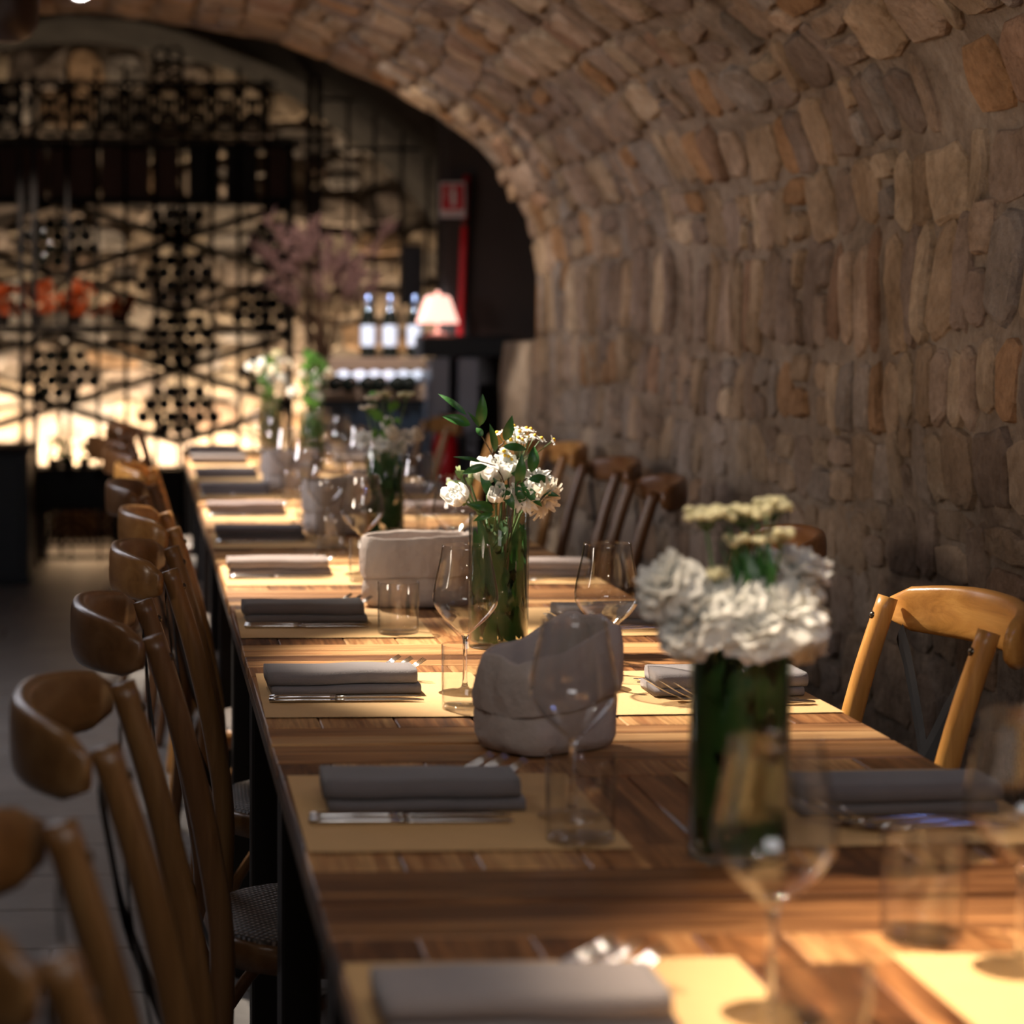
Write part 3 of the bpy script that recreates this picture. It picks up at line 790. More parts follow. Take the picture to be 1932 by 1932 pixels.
TU = {('left', -1): (.470, 1.44), ('left', 0): (.444, 2.137), ('left', 1): (.442, 2.90), ('left', 2): (.433, 3.635), ('left', 3): (.456, 4.40), ('left', 4): (.44, 5.07), ('left', 5): (.45, 5.87), ('left', 6): (.45, 6.57), ('left', 7): (.45, 7.35), ('left', 8): (.44, 8.07),
      ('right', -1): (.668, 1.775), ('right', 1): (.677, 3.17), ('right', 3): (.66, 4.63), ('right', 4): (.68, 5.42), ('right', 5): (.68, 6.22), ('right', 6): (.68, 6.93), ('right', 7): (.68, 7.73)}
del GL[('right', 0)]
for (sd, k), (x, y) in GL.items(): wine_glass(x, y, f'stemmed wine glass at the {ORD[k + 1]} {sd}-hand place setting from the camera')
for (sd, k), (x, y) in TU.items(): tumbler(x, y, f'low straight water tumbler at the {ORD[k + 1]} {sd}-hand place setting from the camera')

# ------------------------------------------------------------ bread bags
def bread_bag(x, y, rz, w, d, h, seed, label, bread=False, lean=0.0, tilt=.004):
    r = random.Random(seed); root = empty('bread_bag', (x, y, ZT + .001), rz)
    def outline(s, n=40, e=5):
        out = []
        for k in range(n):
            th = 2 * PI * k / n; c_, s_ = math.cos(th), math.sin(th)
            q = (abs(c_) ** e + abs(s_) ** e) ** (-1 / e); out.append((q * c_, q * s_))
        return out
    O = outline(1); n = len(O)
    def ring(z, sx, sy, amp, inset=0, tz=0):
        V = []
        for a, b in O:
            q = (a * 2 + seed, b * 2, z * 14)
            dx = amp * nz(q, 1.3); dy = amp * nz(q, 1.3, 9)
            top = h and z / h
            V.append((a * (w / 2 * sx - inset) + dx + lean * z, b * (d / 2 * sy - inset) + dy, max(0, z + tz * (nz(q, .8, 3) * .010 + tilt * a) + amp * .6 * nz(q, 2.1, 6) * (z > .01))))
        return V
    # body (outside), folded cuff, inside
    mb = MB(); cuff = h * .52
    rings = [ring(0, .80, .80, .004), ring(.003, .93, .95, .006), ring(h * .12, 1.0, 1.02, .009), ring(h * .28, .99, 1.0, .010), ring(h * .42, .97, .96, .009), ring(cuff + .01, .96, .92, .007)]
    V = [q for R_ in rings for q in R_]
    F = [(i * n + k, i * n + (k + 1) % n, (i + 1) * n + (k + 1) % n, (i + 1) * n + k) for i in range(len(rings) - 1) for k in range(n)] + [tuple(range(n - 1, -1, -1))]
    mb.add(V, F); link('bag_body', mb.mesh('bag_body', M['bag']), root)
    mb = MB()
    rings = [ring(cuff - .012, .98, .97, .006, -.004, .5), ring(cuff + .004, 1.0, .97, .006, -.006, .4), ring(h * .8, 1.0, .93, .006, -.005, .8), ring(h * .97, .99, .90, .006, -.003, 1), ring(h, .98, .88, .006, 0, 1), ring(h * .97, .97, .86, .006, .004, 1), ring(h * .7, .95, .84, .006, .006, .5), ring(.02, .9, .82, .006, .008)]
    V = [q for R_ in rings for q in R_]
    F = [(i * n + k, i * n + (k + 1) % n, (i + 1) * n + (k + 1) % n, (i + 1) * n + k) for i in range(len(rings) - 1) for k in range(n)] + [tuple(range((len(rings) - 1) * n, len(rings) * n))]
    mb.add(V, F); link('folded_cuff', mb.mesh('folded_cuff', M['bag']), root)
    tag(root, label, 'bread bag')
    if bread:
        for i, (bx, by, bz, rr) in enumerate(((-.02, .0, h * .66, .034), (.045, .005, h * .64, .032))):
            mb = MB(); V = []; nn = 14
            prof = [(.0001, 1)] + [(math.sin(PI * t / 8), math.cos(PI * t / 8)) for t in range(1, 8)] + [(.0001, -1)]
            mb.lathe([(a * rr, b * rr * .72) for a, b in prof], nn)
            mb.v = [(p[0] * 1.3 * (1 + .15 * nz(p, 40, i)), p[1] * (1 + .15 * nz(p, 40, i)), p[2]) for p in mb.v]
            o = link('bread_roll', mb.mesh('bread_roll', M['bread']), None, (x + bx, y + by, ZT + bz - .002)); tag(o, ('left' if i == 0 else 'right') + ' crusty bread roll showing inside the second paper bag', 'bread')
bread_bag(.500, 2.635, math.radians(31), .160, .122, .138, 3, 'grey paper bread bag with folded cuff behind the second left wine glass', lean=.06, tilt=.020)
bread_bag(.515, 4.02, math.radians(3), .205, .11, .135, 8, 'pale paper bread bag behind the tumbler, left of the sharp vase', True)
bread_bag(.500, 5.45, math.radians(30), .19, .11, .14, 14, 'pinkish paper bread bag among the fourth group of glasses')
bread_bag(.470, 6.95, math.radians(10), .18, .11, .13, 19, 'small far pale paper bread bag near the far glasses')

# ------------------------------------------------------------ flowers
def frame_to(n):
    n = Vector(n).normalized(); q = n.to_track_quat('Z', 'Y'); return q.to_matrix().to_4x4()
def petal_patch(mb, Mx, a0, r0, length, width, cup, open_, wav=0, nu=4, nv=4, seed=0, broad=False, cupped=False):
    """a curved petal rooted near the axis at angle a0, leaning out by open_ (0 upright .. 1.5 flat)"""
    V = []
    for j in range(nv + 1):
        t = j / nv; th = open_ * ((1.25 - .75 * t) if cupped else (.35 + .65 * t))
        rad = r0 + length * t * math.sin(th); z = length * t * math.cos(th)
        wd = width * (math.sin(PI * (.14 + .58 * t)) ** .8 if broad else math.sin(PI * min(1, .18 + .72 * t)) ** .7 * (1.0 if t < .85 else .8))
        for i in range(nu + 1):
            s = -1 + 2 * i / nu
            aa = a0 + s * wd / max(rad, width * .7) * .5
            q = rad - cup * wd * s * s * .5
            wv = wav * math.sin(s * 5 + seed) * t
            V.append(Mx @ Vector((q * math.cos(aa) - s * wd * .5 * 0, q * math.sin(aa), z + wv)))
    m = nu + 1
    mb.add(V, [(j * m + i, j * m + i + 1, (j + 1) * m + i + 1, (j + 1) * m + i) for j in range(nv) for i in range(nu)])
def rose_mb(R_, up=(0, 0, 1), seed=0, full=16, openness=1.0):
    r = random.Random(seed); mb = MB(); Mx = frame_to(up)
    for i in range(full):
        t = i / (full - 1); a = i * 2.4 + r.uniform(-.2, .2)
        petal_patch(mb, Mx, a, R_ * (.05 + .12 * t), R_ * (1.0 + .30 * t), R_ * (.9 + .75 * t), .25, (.10 + .95 * t ** 1.2) * openness, R_ * .06 * t, 6, 5, i, True, True)
    return mb
def carnation_mb(R_, up=(0, 0, 1), seed=0):
    r = random.Random(seed); mb = MB(); Mx = frame_to(up)
    for ring_, (cnt, op, ln, w_) in enumerate(((6, .25, .85, .9), (8, .6, .95, 1.0), (9, .95, 1.0, 1.1), (10, 1.25, 1.05, 1.15), (10, 1.6, 1.0, 1.15))):
        for i in range(cnt):
            petal_patch(mb, Mx, 2 * PI * i / cnt + ring_ * .5 + r.uniform(-.2, .2), R_ * .10, R_ * ln * r.uniform(.85, 1.12), R_ * w_, .1, op * r.uniform(.85, 1.15), R_ * .09, 8, 4, i * 1.7 + seed, True)
    return mb
def mum_mb(R_, up=(0, 0, 1), seed=0):
    r = random.Random(seed); mb = MB(); Mx = frame_to(up)
    for ring_, (cnt, op, ln) in enumerate(((8, .35, .75), (12, .75, .9), (15, 1.15, 1.0), (16, 1.5, 1.05))):
        for i in range(cnt):
            petal_patch(mb, Mx, 2 * PI * i / cnt + ring_ * .3 + r.uniform(-.1, .1), R_ * .08, R_ * ln * r.uniform(.85, 1.15), R_ * .36, .2, op, 0, 3, 4, i)
    return mb
def leaf_mb(base, tip, width, fold=.25, side=None, bend=.12):
    base, tip = Vector(base), Vector(tip); ax = tip - base; Ln = ax.length
    nrm = Vector(side) if side else Vector((0, -1, .35))
    a = ax.normalized(); s = a.cross(nrm).normalized(); n = s.cross(a).normalized()
    V = []; N_ = 9
    for i in range(N_ + 1):
        t = i / N_; wd = width * .5 * (math.sin(PI * t ** .8) ** .85 if 0 < t < 1 else .02)
        c = base + ax * t + n * bend * Ln * math.sin(PI * t)
        V += [c - s * wd + n * fold * wd, c - s * wd * .5 + n * fold * wd * .35, c, c + s * wd * .5 + n * fold * wd * .35, c + s * wd + n * fold * wd]
    mb = MB(); mb.add(V, [(i * 5 + k, i * 5 + k + 1, i * 5 + 6 + k, i * 5 + 5 + k) for i in range(N_) for k in range(4)])
    return mb
vase_prof = [(.0002, 0), (.048, 0), (.0495, .002), (.0497, .10), (.0497, .2205), (.0485, .222), (.0472, .2205), (.0472, .012), (.045, .009), (.0002, .009)]
vase_m = MB().lathe(vase_prof, 48).mesh('glass_vase', M['vglass'])
water_m = MB().lathe([(.0002, .0095), (.0465, .0095), (.0468, .05), (.0468, .165), (.0002, .165)], 40).mesh('water', M['water'])
def vase(x, y, label, water=True):
    o = link('glass_vase', vase_m, None, (x, y, ZT + .0005))
    if water: link('water', water_m, o)
    return tag(o, label, 'vase', 'cylinder glass vases down the table')
def stems_in(x, y, seed, n=34, r0=.043, h=.215):
    """submerged foliage: curled leaves and stems packed into the vase"""
    r = random.Random(seed); mb = MB()
    for i in range(n):
        a = r.uniform(0, 2 * PI); q = r0 * math.sqrt(r.random()) * .95; z = r.uniform(.015, h - .05)
        b = Vector((q * math.cos(a), q * math.sin(a), z)); a2 = a + r.uniform(-1.2, 1.2); q2 = min(r0, q + .01) * r.uniform(.5, 1)
        t = Vector((q2 * math.cos(a2), q2 * math.sin(a2), min(h, z + r.uniform(.03, .07))))
        l = leaf_mb(b, t, r.uniform(.016, .034), .2, (math.cos(a), math.sin(a), .2), .15)
        l.v = [(v[0], v[1], v[2]) if math.hypot(v[0], v[1]) < r0 + .0025 else (v[0] * (r0 + .0025) / math.hypot(v[0], v[1]), v[1] * (r0 + .0025) / math.hypot(v[0], v[1]), v[2]) for v in l.v]
        mb.add(l.v, l.f)
    for i in range(int(n * 1.3)):
        a = 2 * PI * i / n * 3.3; z = r.uniform(-.02, h - .06); b = Vector((r0 * math.cos(a), r0 * math.sin(a), z)); a2 = a + r.uniform(-.8, .8)
        l = leaf_mb(b, (r0 * math.cos(a2), r0 * math.sin(a2), z + r.uniform(.045, .075)), r.uniform(.020, .034), .35, (math.cos(a) + r.uniform(-.6, .6), math.sin(a) + r.uniform(-.6, .6), r.uniform(-.4, .5)), .1)
        l.v = [tuple(Vector((v[0], v[1], 0)).normalized() * min(r0 + .0025, math.hypot(v[0], v[1])) + Vector((0, 0, max(.0105, v[2])))) for v in l.v]
        mb.add(l.v, l.f)
    for i in range(9):
        a = r.uniform(0, 2 * PI); q = r0 * r.uniform(.2, .8)
        mb.tube([(q * math.cos(a + 2.5), q * math.sin(a + 2.5), .012), (0.3 * q * math.cos(a), 0.3 * q * math.sin(a), .11), (q * math.cos(a), q * math.sin(a), h)], .0018, 6)
    o = link('vase_greenery', mb.mesh('vase_greenery', M['leaf_in']), None, (x, y, ZT + .0005))
    return o
def bloom(name, mbf, mat, pos, base, label, cat='flower', grp=None, stemmat='stem', calyx=True, vc=None):
    """flower head at pos with its stem down to base; the head is the thing's own mesh"""
    o = link(name, mbf.mesh(name, mat), None, pos)
    b = Vector(base) - Vector(pos); mid = b * .45
    if vc:
        d = Vector((pos[0] - vc[0], pos[1] - vc[1], 0)); L_ = max(d.length, 1e-4); d = d / L_ * min(.036, L_)
        mid = Vector((vc[0] + d.x, vc[1] + d.y, min(ZT + .222, pos[2] - .012))) - Vector(pos)
    s = MB().tube([(0, 0, 0), tuple(mid), tuple(b)], [.0022, .0018, .0016], 6)
    if calyx: s.lathe([(.0005, -.008), (.004, -.005), (.007, .002), (.008, .006)], 8)
    link('flower_stem', s.mesh('flower_stem', M[stemmat]), o)
    tag(o, label, cat, grp); return o
def daisy_parts(r, R_=.0085):
    pet = MB()
    for i in range(12):
        a = 2 * PI * i / 12 + r.uniform(-.1, .1); l = R_ * r.uniform(.9, 1.08)
        w_ = R_ * .17; V = []
        for t in (.2, .5, .8, 1.0):
            z = -.0025 * (t - .3) * r.uniform(.2, 1.6); ww = w_ * (1 if t < .9 else .5)
            V += [(l * t * math.cos(a) - ww * math.sin(a), l * t * math.sin(a) + ww * math.cos(a), z), (l * t * math.cos(a) + ww * math.sin(a), l * t * math.sin(a) - ww * math.cos(a), z)]
        pet.add(V, [(q * 2, q * 2 + 1, q * 2 + 3, q * 2 + 2) for q in range(3)])
    disc = MB().lathe([(.0001, .0030), (R_ * .18, .0027), (R_ * .33, .0012), (R_ * .38, -.001), (.0001, -.0015)], 10)
    return pet, disc
dr = random.Random(4)
DAISY = []
for i in range(3):
    a, b = daisy_parts(dr); DAISY.append((a.mesh('flower_head', M['petal'], False), b.mesh('flower_disc', M['yellow'])))
def sprig(base, fork, heads, label, name='chamomile_sprig', scale=1.0, grp=None):
    """branched sprig: stems mesh is the thing, every head a part with its yellow disc"""
    base, fork = Vector(base), Vector(fork); s = MB(); s.tube([(0, 0, 0), tuple((fork - base) * .5 + Vector((.004, 0, 0))), tuple(fork - base)], .0013, 6)
    for h, n_ in heads:
        h = Vector(h); m = (fork + h) / 2 + Vector((0, 0, -.004)); s.tube([tuple(fork - base), tuple(m - base), tuple(h - base)], .0007, 5)
    o = link(name, s.mesh(name, M['stem']), None, tuple(base)); tag(o, label, 'flower', grp)
    for i, (h, n_) in enumerate(heads):
        a, b = DAISY[i % 3]; f = link('flower_head', a, o, tuple(Vector(h) - base)); f.rotation_euler = frame_to(n_).to_euler(); f.scale = (scale,) * 3
        link('flower_disc', b, f)
    return o
# ---- the sharp vase (third from the near end of the photo)
V1 = Vector((.582, 3.487, ZT)); S1 = 1156.0
def v1(px, py, dy=0.0): return Vector((V1.x + (px - 948) / S1, V1.y + dy, ZT + .526 - (py - 620) / S1))
def z6(a, b, dy=0.0): return v1(800 + a / 6.44, 720 + b / 6.44, dy)
vase(V1.x, V1.y, 'clear cylinder vase in sharp focus, packed with green leaves and white flowers')
tag(stems_in(V1.x, V1.y, 5, 52), 'dark green leaves and stems submerged in the sharp central vase', 'foliage')
GV = 'flowers in the sharp central vase'
def stem0(r_=.02, a=0): return (V1.x + r_ * math.cos(a), V1.y + r_ * math.sin(a), ZT + .05)
branches = [
    ('tall ruscus sprig arching highest to the left above the sharp vase', [(950, 1290, -.02), (860, 960, -.02), (770, 780, -.025), (690, 650, -.03), (640, 560, -.03)],
     [((495, 400), (165, 145), 70, .03), ((540, 520), (200, 415), 120, .2), ((655, 535), (680, 140), 125, .25), ((690, 655), (620, 555), 75, .1), ((860, 850), (770, 500), 85, .2), ((645, 545), (480, 350), 45, .0)]),
    ('ruscus sprig with an upright leaf beside the chamomile flowers', [(1060, 1290, -.01), (840, 890, -.015), (960, 760, -.02), (975, 720, -.02)],
     [((975, 715), (1040, 400), 115, .2), ((955, 790), (1280, 835), 95, .1), ((1300, 1100), (1335, 780), 130, .2)]),
    ('ruscus sprig drooping over the left rim of the sharp vase', [(980, 1400, -.035), (880, 1060, -.035), (800, 1000, -.04), (640, 955, -.04)],
     [((735, 1010), (430, 1105), 95, .1), ((660, 960), (310, 895), 45, .0), ((830, 1550), (490, 1465), 120, .15), ((830, 1590), (585, 1690), 75, .1), ((855, 1650), (830, 1740), 95, .1), ((800, 1400), (670, 1095), 110, .1)]),
    ('ruscus sprig crossing the middle of the sharp bouquet', [(1080, 1500, -.04), (1110, 1250, -.045), (1160, 1180, -.045), (1160, 1000, -.045)],
     [((1130, 1250), (1165, 870), 120, .1), ((1240, 1200), (1030, 1040), 110, .1), ((785, 1380), (1050, 1260), 90, .1), ((1165, 1270), (1410, 1510), 115, .15), ((930, 1300), (1060, 1540), 120, .1), ((1040, 1500), (820, 1150), 90, .1)]),
    ('ruscus sprig reaching right over the white chrysanthemums', [(1100, 1500, -.03), (1200, 1230, -.03), (1260, 1170, -.03)],
     [((1250, 1180), (1545, 1200), 105, .1), ((1330, 1330), (1640, 1390), 80, .1), ((1180, 1500), (1120, 1130), 130, .1), ((1050, 1480), (1160, 1250), 110, .1)]),
]
for label, path, leaves in branches:
    P0 = [z6(a, b, d) for a, b, d in path]; base = Vector(stem0(.015, rnd.uniform(0, 6)))
    s = MB().tube([tuple(p - base) for p in catmull([base] + P0, 4)], .0011, 6)
    o = link('ruscus_sprig', s.mesh('ruscus_sprig', M['twig']), None, tuple(base)); tag(o, label, 'foliage', GV)
    for (a, t, wd, fo) in leaves:
        d0 = rnd.uniform(-.055, -.025); l = leaf_mb(z6(*a, d0) - base, z6(*t, d0 + rnd.uniform(-.015, .02)) - base, wd / 6.44 / S1 * 1.12, fo + .12)
        link('leaf', l.mesh('leaf', M['leaf']), o)
bl_list = [
    ('lisianthus', rose_mb(.032, (-.55, -.55, .45), 1, 18, .9), 'petal', (475, 1450, -.035), 'large white lisianthus hanging over the left rim of the sharp vase'),
    ('lisianthus', rose_mb(.035, (-.1, -.45, .85), 2, 18, .95), 'petal', (790, 1240, -.012), 'white lisianthus at the back left of the sharp bouquet'),
    ('lisianthus', rose_mb(.034, (.1, -.45, .85), 3, 18, .95), 'petal', (975, 1210, -.002), 'white lisianthus behind the leaves at the centre of the sharp bouquet'),
    ('lisianthus', rose_mb(.026, (0, -.7, .6), 9, 14, 1.0), 'petal', (870, 1440, -.035), 'white lisianthus low at the rim centre of the sharp vase'),
    ('lisianthus_bud', rose_mb(.014, (-.8, -.2, .25), 4, 9, .45), 'bud', (400, 1250, -.02), 'pale green bud pointing left in the sharp bouquet'),
    ('lisianthus_bud', rose_mb(.017, (.1, -.2, .9), 5, 9, .4), 'bud', (560, 1210, -.02), 'round greenish bud above the large lisianthus'),
    ('lisianthus_bud', rose_mb(.011, (-.2, -.1, .9), 6, 8, .4), 'bud', (450, 1130, -.01), 'small green bud topmost at the left of the sharp bouquet'),
    ('lisianthus_bud', rose_mb(.018, (.1, -.2, 1), 7, 8, .4), 'cream', (1205, 1110, .0), 'cream bud behind the leaves right of centre'),
    ('chrysanthemum', mum_mb(.029, (.1, -.45, .85), 1), 'petal', (1410, 1250, -.01), 'white chrysanthemum at the right top of the sharp bouquet'),
    ('chrysanthemum', mum_mb(.035, (.5, -.65, -.4), 2), 'cream', (1420, 1400, -.025), 'drooping cream chrysanthemum over the right rim of the sharp vase'),
    ('chrysanthemum', mum_mb(.026, (-.3, -.8, .2), 3), 'petal', (1210, 1400, -.035), 'small white chrysanthemum at the right rim of the sharp vase'),
]
for q, (nm, mbf, mt, (a, b, d), lab) in enumerate(bl_list):
    bloom(nm, mbf, M[mt], tuple(z6(a, b, d)), stem0(.03, q), lab, 'flower', GV, vc=V1)
hd = [(1110, 545, (0, -.2, 1)), (1105, 640, (0, -.5, 1)), (1215, 620, (.1, -.6, .8)), (1090, 715, (-.1, -.8, .5)), (1180, 690, (0, -.5, .9)), (1300, 580, (.2, -.3, .9)), (1350, 590, (.3, -.2, .9)), (1365, 660, (.2, -.4, .9)), (1340, 690, (.2, -.4, .9)), (1455, 695, (.4, -.4, .8)), (1610, 715, (.8, -.3, .4)), (935, 632, (-.5, -.1, .8)), (1225, 720, (0, -.5, .8))]
sprig(stem0(.012, 1), z6(1200, 1000, .005), [(tuple(z6(a, b, dr.uniform(-.015, .02))), n_) for a, b, n_ in hd], 'spray of small yellow-centred chamomile above the sharp vase', scale=1.15, grp=GV)
sprig(stem0(.012, 2.5), z6(1060, 1080, -.01), [(tuple(z6(a, b, -.015)), n_) for a, b, n_ in [(985, 845, (-.2, -.9, .4)), (1040, 915, (.1, -.7, .6)), (1000, 900, (-.3, -.7, .5)), (1075, 950, (.3, -.6, .7))]], 'low chamomile spray with yellow discs below the arching leaf', scale=1.15, grp=GV)

# ---- the big blurred vase in front
V2 = Vector((.588, 2.068, ZT)); S2 = 1949.0
def v2(px, py, dy=0.0): return Vector((V2.x + (px - 1421) / S2, V2.y + dy, ZT + .526 - (py - 620) / S2))
vase(V2.x, V2.y, 'clear cylinder vase blurred in the foreground right, holding big white flowers')
tag(stems_in(V2.x, V2.y, 8, 70), 'dark leaves and stems inside the foreground vase', 'foliage')
GF = 'flowers in the foreground vase'
for q, (nm, R_, up, px, py, dy, mt, lab) in enumerate([
    ('carnation', .038, (-.3, -.35, .9), 1390, 1170, -.01, 'petal', 'white ruffled carnation at the centre of the foreground vase'),
    ('carnation', .034, (-.7, -.3, .5), 1335, 1185, -.015, 'petal', 'white carnation spreading to the left rim of the foreground vase'),
    ('carnation', .036, (.25, -.4, .8), 1480, 1175, -.02, 'petal', 'white carnation right of centre in the foreground vase'),
    ('carnation', .034, (.8, -.3, .1), 1525, 1190, 0, 'cream', 'cream carnation drooping over the right rim of the foreground vase'),
    ('carnation', .030, (0, -.6, .7), 1430, 1200, -.035, 'petal', 'white carnation low at the front rim of the foreground vase'),
    ('carnation', .034, (.3, -.1, 1), 1530, 1110, .03, 'petal', 'white rose standing high at the right of the foreground bouquet'),
    ('carnation', .030, (-.75, -.2, .65), 1285, 1120, .0, 'petal', 'white rose sticking out left of the foreground bouquet')]):
    bloom(nm, carnation_mb(R_ * 1.12, up, 30 + q), M[mt], tuple(v2(px, py, dy)), (V2.x + .02 * math.cos(q), V2.y + .02 * math.sin(q), ZT + .05), lab, 'flower', GF, vc=V2)
def umbel(base, top, R_, label, grp, mat='umbel', seed=0, n=26, up=(0, 0, 1)):
    r = random.Random(seed); base, top = Vector(base), Vector(top); s = MB(); hd_ = MB()
    s.tube([(0, 0, 0), tuple((top - base) * .6), tuple(top - base - Vector((0, 0, .02)))], .0018, 6)
    for i in range(n):
        a = i * 2.4; q = R_ * math.sqrt((i + .5) / n); p = top - base + Vector((q * math.cos(a), q * math.sin(a), r.uniform(-.004, .004) - q * q * 3))
        s.tube([tuple(top - base - Vector((0, 0, .02))), tuple(p)], .0005, 4)
        hd_.lathe([(.0001, .004), (.004, .003), (.006, 0), (.004, -.003), (.0001, -.004)], 7, tuple(p))
    o = link('yarrow_umbel', s.mesh('yarrow_umbel', M['stem']), None, tuple(base)); tag(o, label, 'flower', grp)
    link('flower_cluster', hd_.mesh('flower_cluster', M[mat], False), o); return o
for q, (px, py, R_, lab) in enumerate([(1350, 972, .021, 'left'), (1425, 968, .030, 'middle'), (1490, 958, .018, 'right')]):
    umbel((V2.x, V2.y + .01, ZT + .1), v2(px, py, .01 * q), R_, f'{lab} of the pale yellow yarrow heads highest in the foreground bouquet', GF, 'umbel', q)
for q, (px, py, lab) in enumerate([(1400, 1022, 'left'), (1455, 1022, 'middle'), (1488, 1010, 'right'), (1365, 1085, 'lowest left')]):
    umbel((V2.x, V2.y, ZT + .12), v2(px, py, -.01), .011, f'{lab} small yarrow head below the tall ones in the foreground bouquet', GF, 'umbel', 10 + q, 9)
mb = MB(); r = random.Random(2)
for i in range(26):
    b = v2(1440 + r.uniform(-25, 25), 1150, r.uniform(-.02, .02)); t = v2(1430 + r.uniform(-60, 60), r.uniform(960, 1090), r.uniform(-.02, .02))
    l = leaf_mb(b - V2, (b * .4 + t * .6) - V2 + Vector((0, 0, .01)), .010, .2); mb.add(l.v, l.f); mb.tube([tuple(b - V2), tuple(t - V2)], .0009, 5)
tag(link('feathery_foliage', mb.mesh('feathery_foliage', M['leaf']), None, tuple(V2)), 'thin green foliage rising from the foreground bouquet', 'foliage', GF)

# ---- the farther bouquets
def far_bouquet(x, y, nm, seed, roses, mums, greens, umb, spread=.06, tall=.14, lift=0.0):
    r = random.Random(seed); vase(x, y, f'clear cylinder vase {nm}', False)
    tag(stems_in(x, y, seed, 26), f'dark stems and leaves inside the vase {nm}', 'foliage')
    T = ZT + .222
    for i in range(roses):
        a = 2 * PI * i / max(1, roses) + r.uniform(-.3, .3); q = spread * r.uniform(.5, 1.0)
        p = (x + q * math.cos(a), y + q * math.sin(a) * .7, T + r.uniform(.01, .05) + lift * r.uniform(.3, 1)); up = (math.cos(a) * .6, -.4, .7)
        bloom('white_rose', rose_mb(r.uniform(.022, .030), up, seed + i, 12, 1.05), M['petal' if i % 3 else 'cream'], p, (x, y, ZT + .06), f'{ORD[i]} white rose clockwise in the bouquet {nm}', 'flower', 'roses in the vase ' + nm, calyx=False, vc=(x, y))
    for i in range(mums):
        a = r.uniform(0, 6.3); q = spread * r.uniform(.2, .9)
        p = (x + q * math.cos(a), y - abs(q * math.sin(a)) * .7, T + r.uniform(.0, .03) + lift * .6)
        bloom('white_chrysanthemum', mum_mb(r.uniform(.022, .028), (math.cos(a) * .5, -.6, .6), seed + i), M['petal'], p, (x, y, ZT + .06), f'{ORD[i]} white chrysanthemum in the bouquet {nm}', 'flower', 'chrysanthemums in the vase ' + nm, calyx=False, vc=(x, y))
    for i in range(umb):
        umbel((x, y, ZT + .1), (x + r.uniform(-.05, .07), y + r.uniform(-.03, .03), T + tall + r.uniform(-.03, .03)), .02, f'{ORD[i]} dry yarrow head above the bouquet {nm}', 'yarrow in the vase ' + nm, 'cream' if i % 2 else 'umbel', seed + i, 14)
    if greens:
        mb = MB()
        for i in range(greens):
            a = r.uniform(0, 6.3); q = r.uniform(.0, .05); z0 = r.uniform(.0, tall); b = Vector((q * math.cos(a), q * math.sin(a), .222 + z0))
            t = b + Vector((r.uniform(-.035, .035), r.uniform(-.03, .03), r.uniform(.0, .045))); l = leaf_mb(b, t, r.uniform(.014, .026), .2); mb.add(l.v, l.f)
        for i in range(5):
            mb.tube([(0, 0, .1), (r.uniform(-.01, .01), 0, .222), (r.uniform(-.04, .05), r.uniform(-.03, .03), .222 + tall)], .001, 5)
        tag(link('leafy_sprigs', mb.mesh('leafy_sprigs', M['green_bg']), None, (x, y, ZT)), f'fresh green leafy sprigs in the bouquet {nm}', 'foliage')
far_bouquet(.61, 5.42, 'behind the sharp vase, third of the row', 60, 4, 4, 8, 4, .085, .13)
far_bouquet(.615, 7.9, 'with tall bright green leaves, fourth of the row', 80, 5, 1, 46, 0, .07, .20, .09)
far_bouquet(.51, 8.75, 'farthest along the row, left of the green one', 95, 8, 2, 14, 3, .08, .20, .14)

# ------------------------------------------------------------ back room: gate, rack, bottles
YG, YR = 11.45, 12.0
def gx(px, yy): return (px - 275) * yy / SX_
def gz(py, yy): return CW - (py - 620) * yy / SX_
gate = empty('iron_gate', (0, YG, 0)); tag(gate, 'black wrought-iron gate with thin bars and scrolls in front of the wine rack', 'gate')
def gp(name, mb, mat='iron', sm=True): return link(name, mb.mesh(name, M[mat], sm), gate)
for px in (130, 185, 238, 293, 345, 399, 450, 502):
    gp('bar', MB().tube([(gx(px, YG), 0, gz(905 if px < 230 else 1040, YG)), (gx(px, YG), 0, gz(155, YG))], .013, 6))
for px, t in ((43, 150), (67, 150)): gp('gate_post', MB().box((gx(px, YG), 0, gz(t, YG) / 2), (.030, .03, gz(t, YG))), 'iron', False)
for px, t, w_ in ((583, 148, .032), (600, 148, .032)):
    gp('gate_post', MB().box((gx(px, YG), 0, (gz(t, YG) + .0) / 2), (w_, .04, gz(t, YG))), 'iron', False)
for px, t in ((655, 190), (705, 218), (757, 250), (806, 285)):
    gp('bar', MB().box((gx(px, YG), 0, (gz(t, YG) + gz(600, YG)) / 2), (.018, .018, gz(t, YG) - gz(600, YG))), 'iron', False)
for py, a, b in ((165, -60, 520), (268, -60, 620), (285, 600, 812), (193, 600, 700)):
    gp('rail', MB().box(((gx(a, YG) + gx(b, YG)) / 2, 0, gz(py, YG)), (gx(b, YG) - gx(a, YG), .02, .022)), 'iron', False)
def ring_mb(cx, cz, R_, rr=.006, n=18, a0=0, a1=2 * PI, ey=1):
    pts = [(cx + R_ * math.cos(a0 + (a1 - a0) * i / n), 0, cz + R_ * ey * math.sin(a0 + (a1 - a0) * i / n)) for i in range(n + 1)]
    return MB().tube(pts, rr, 6, up=(0, 1, 0))
bays = [-10, 20, 98, 157, 211, 265, 319, 372, 424, 476]
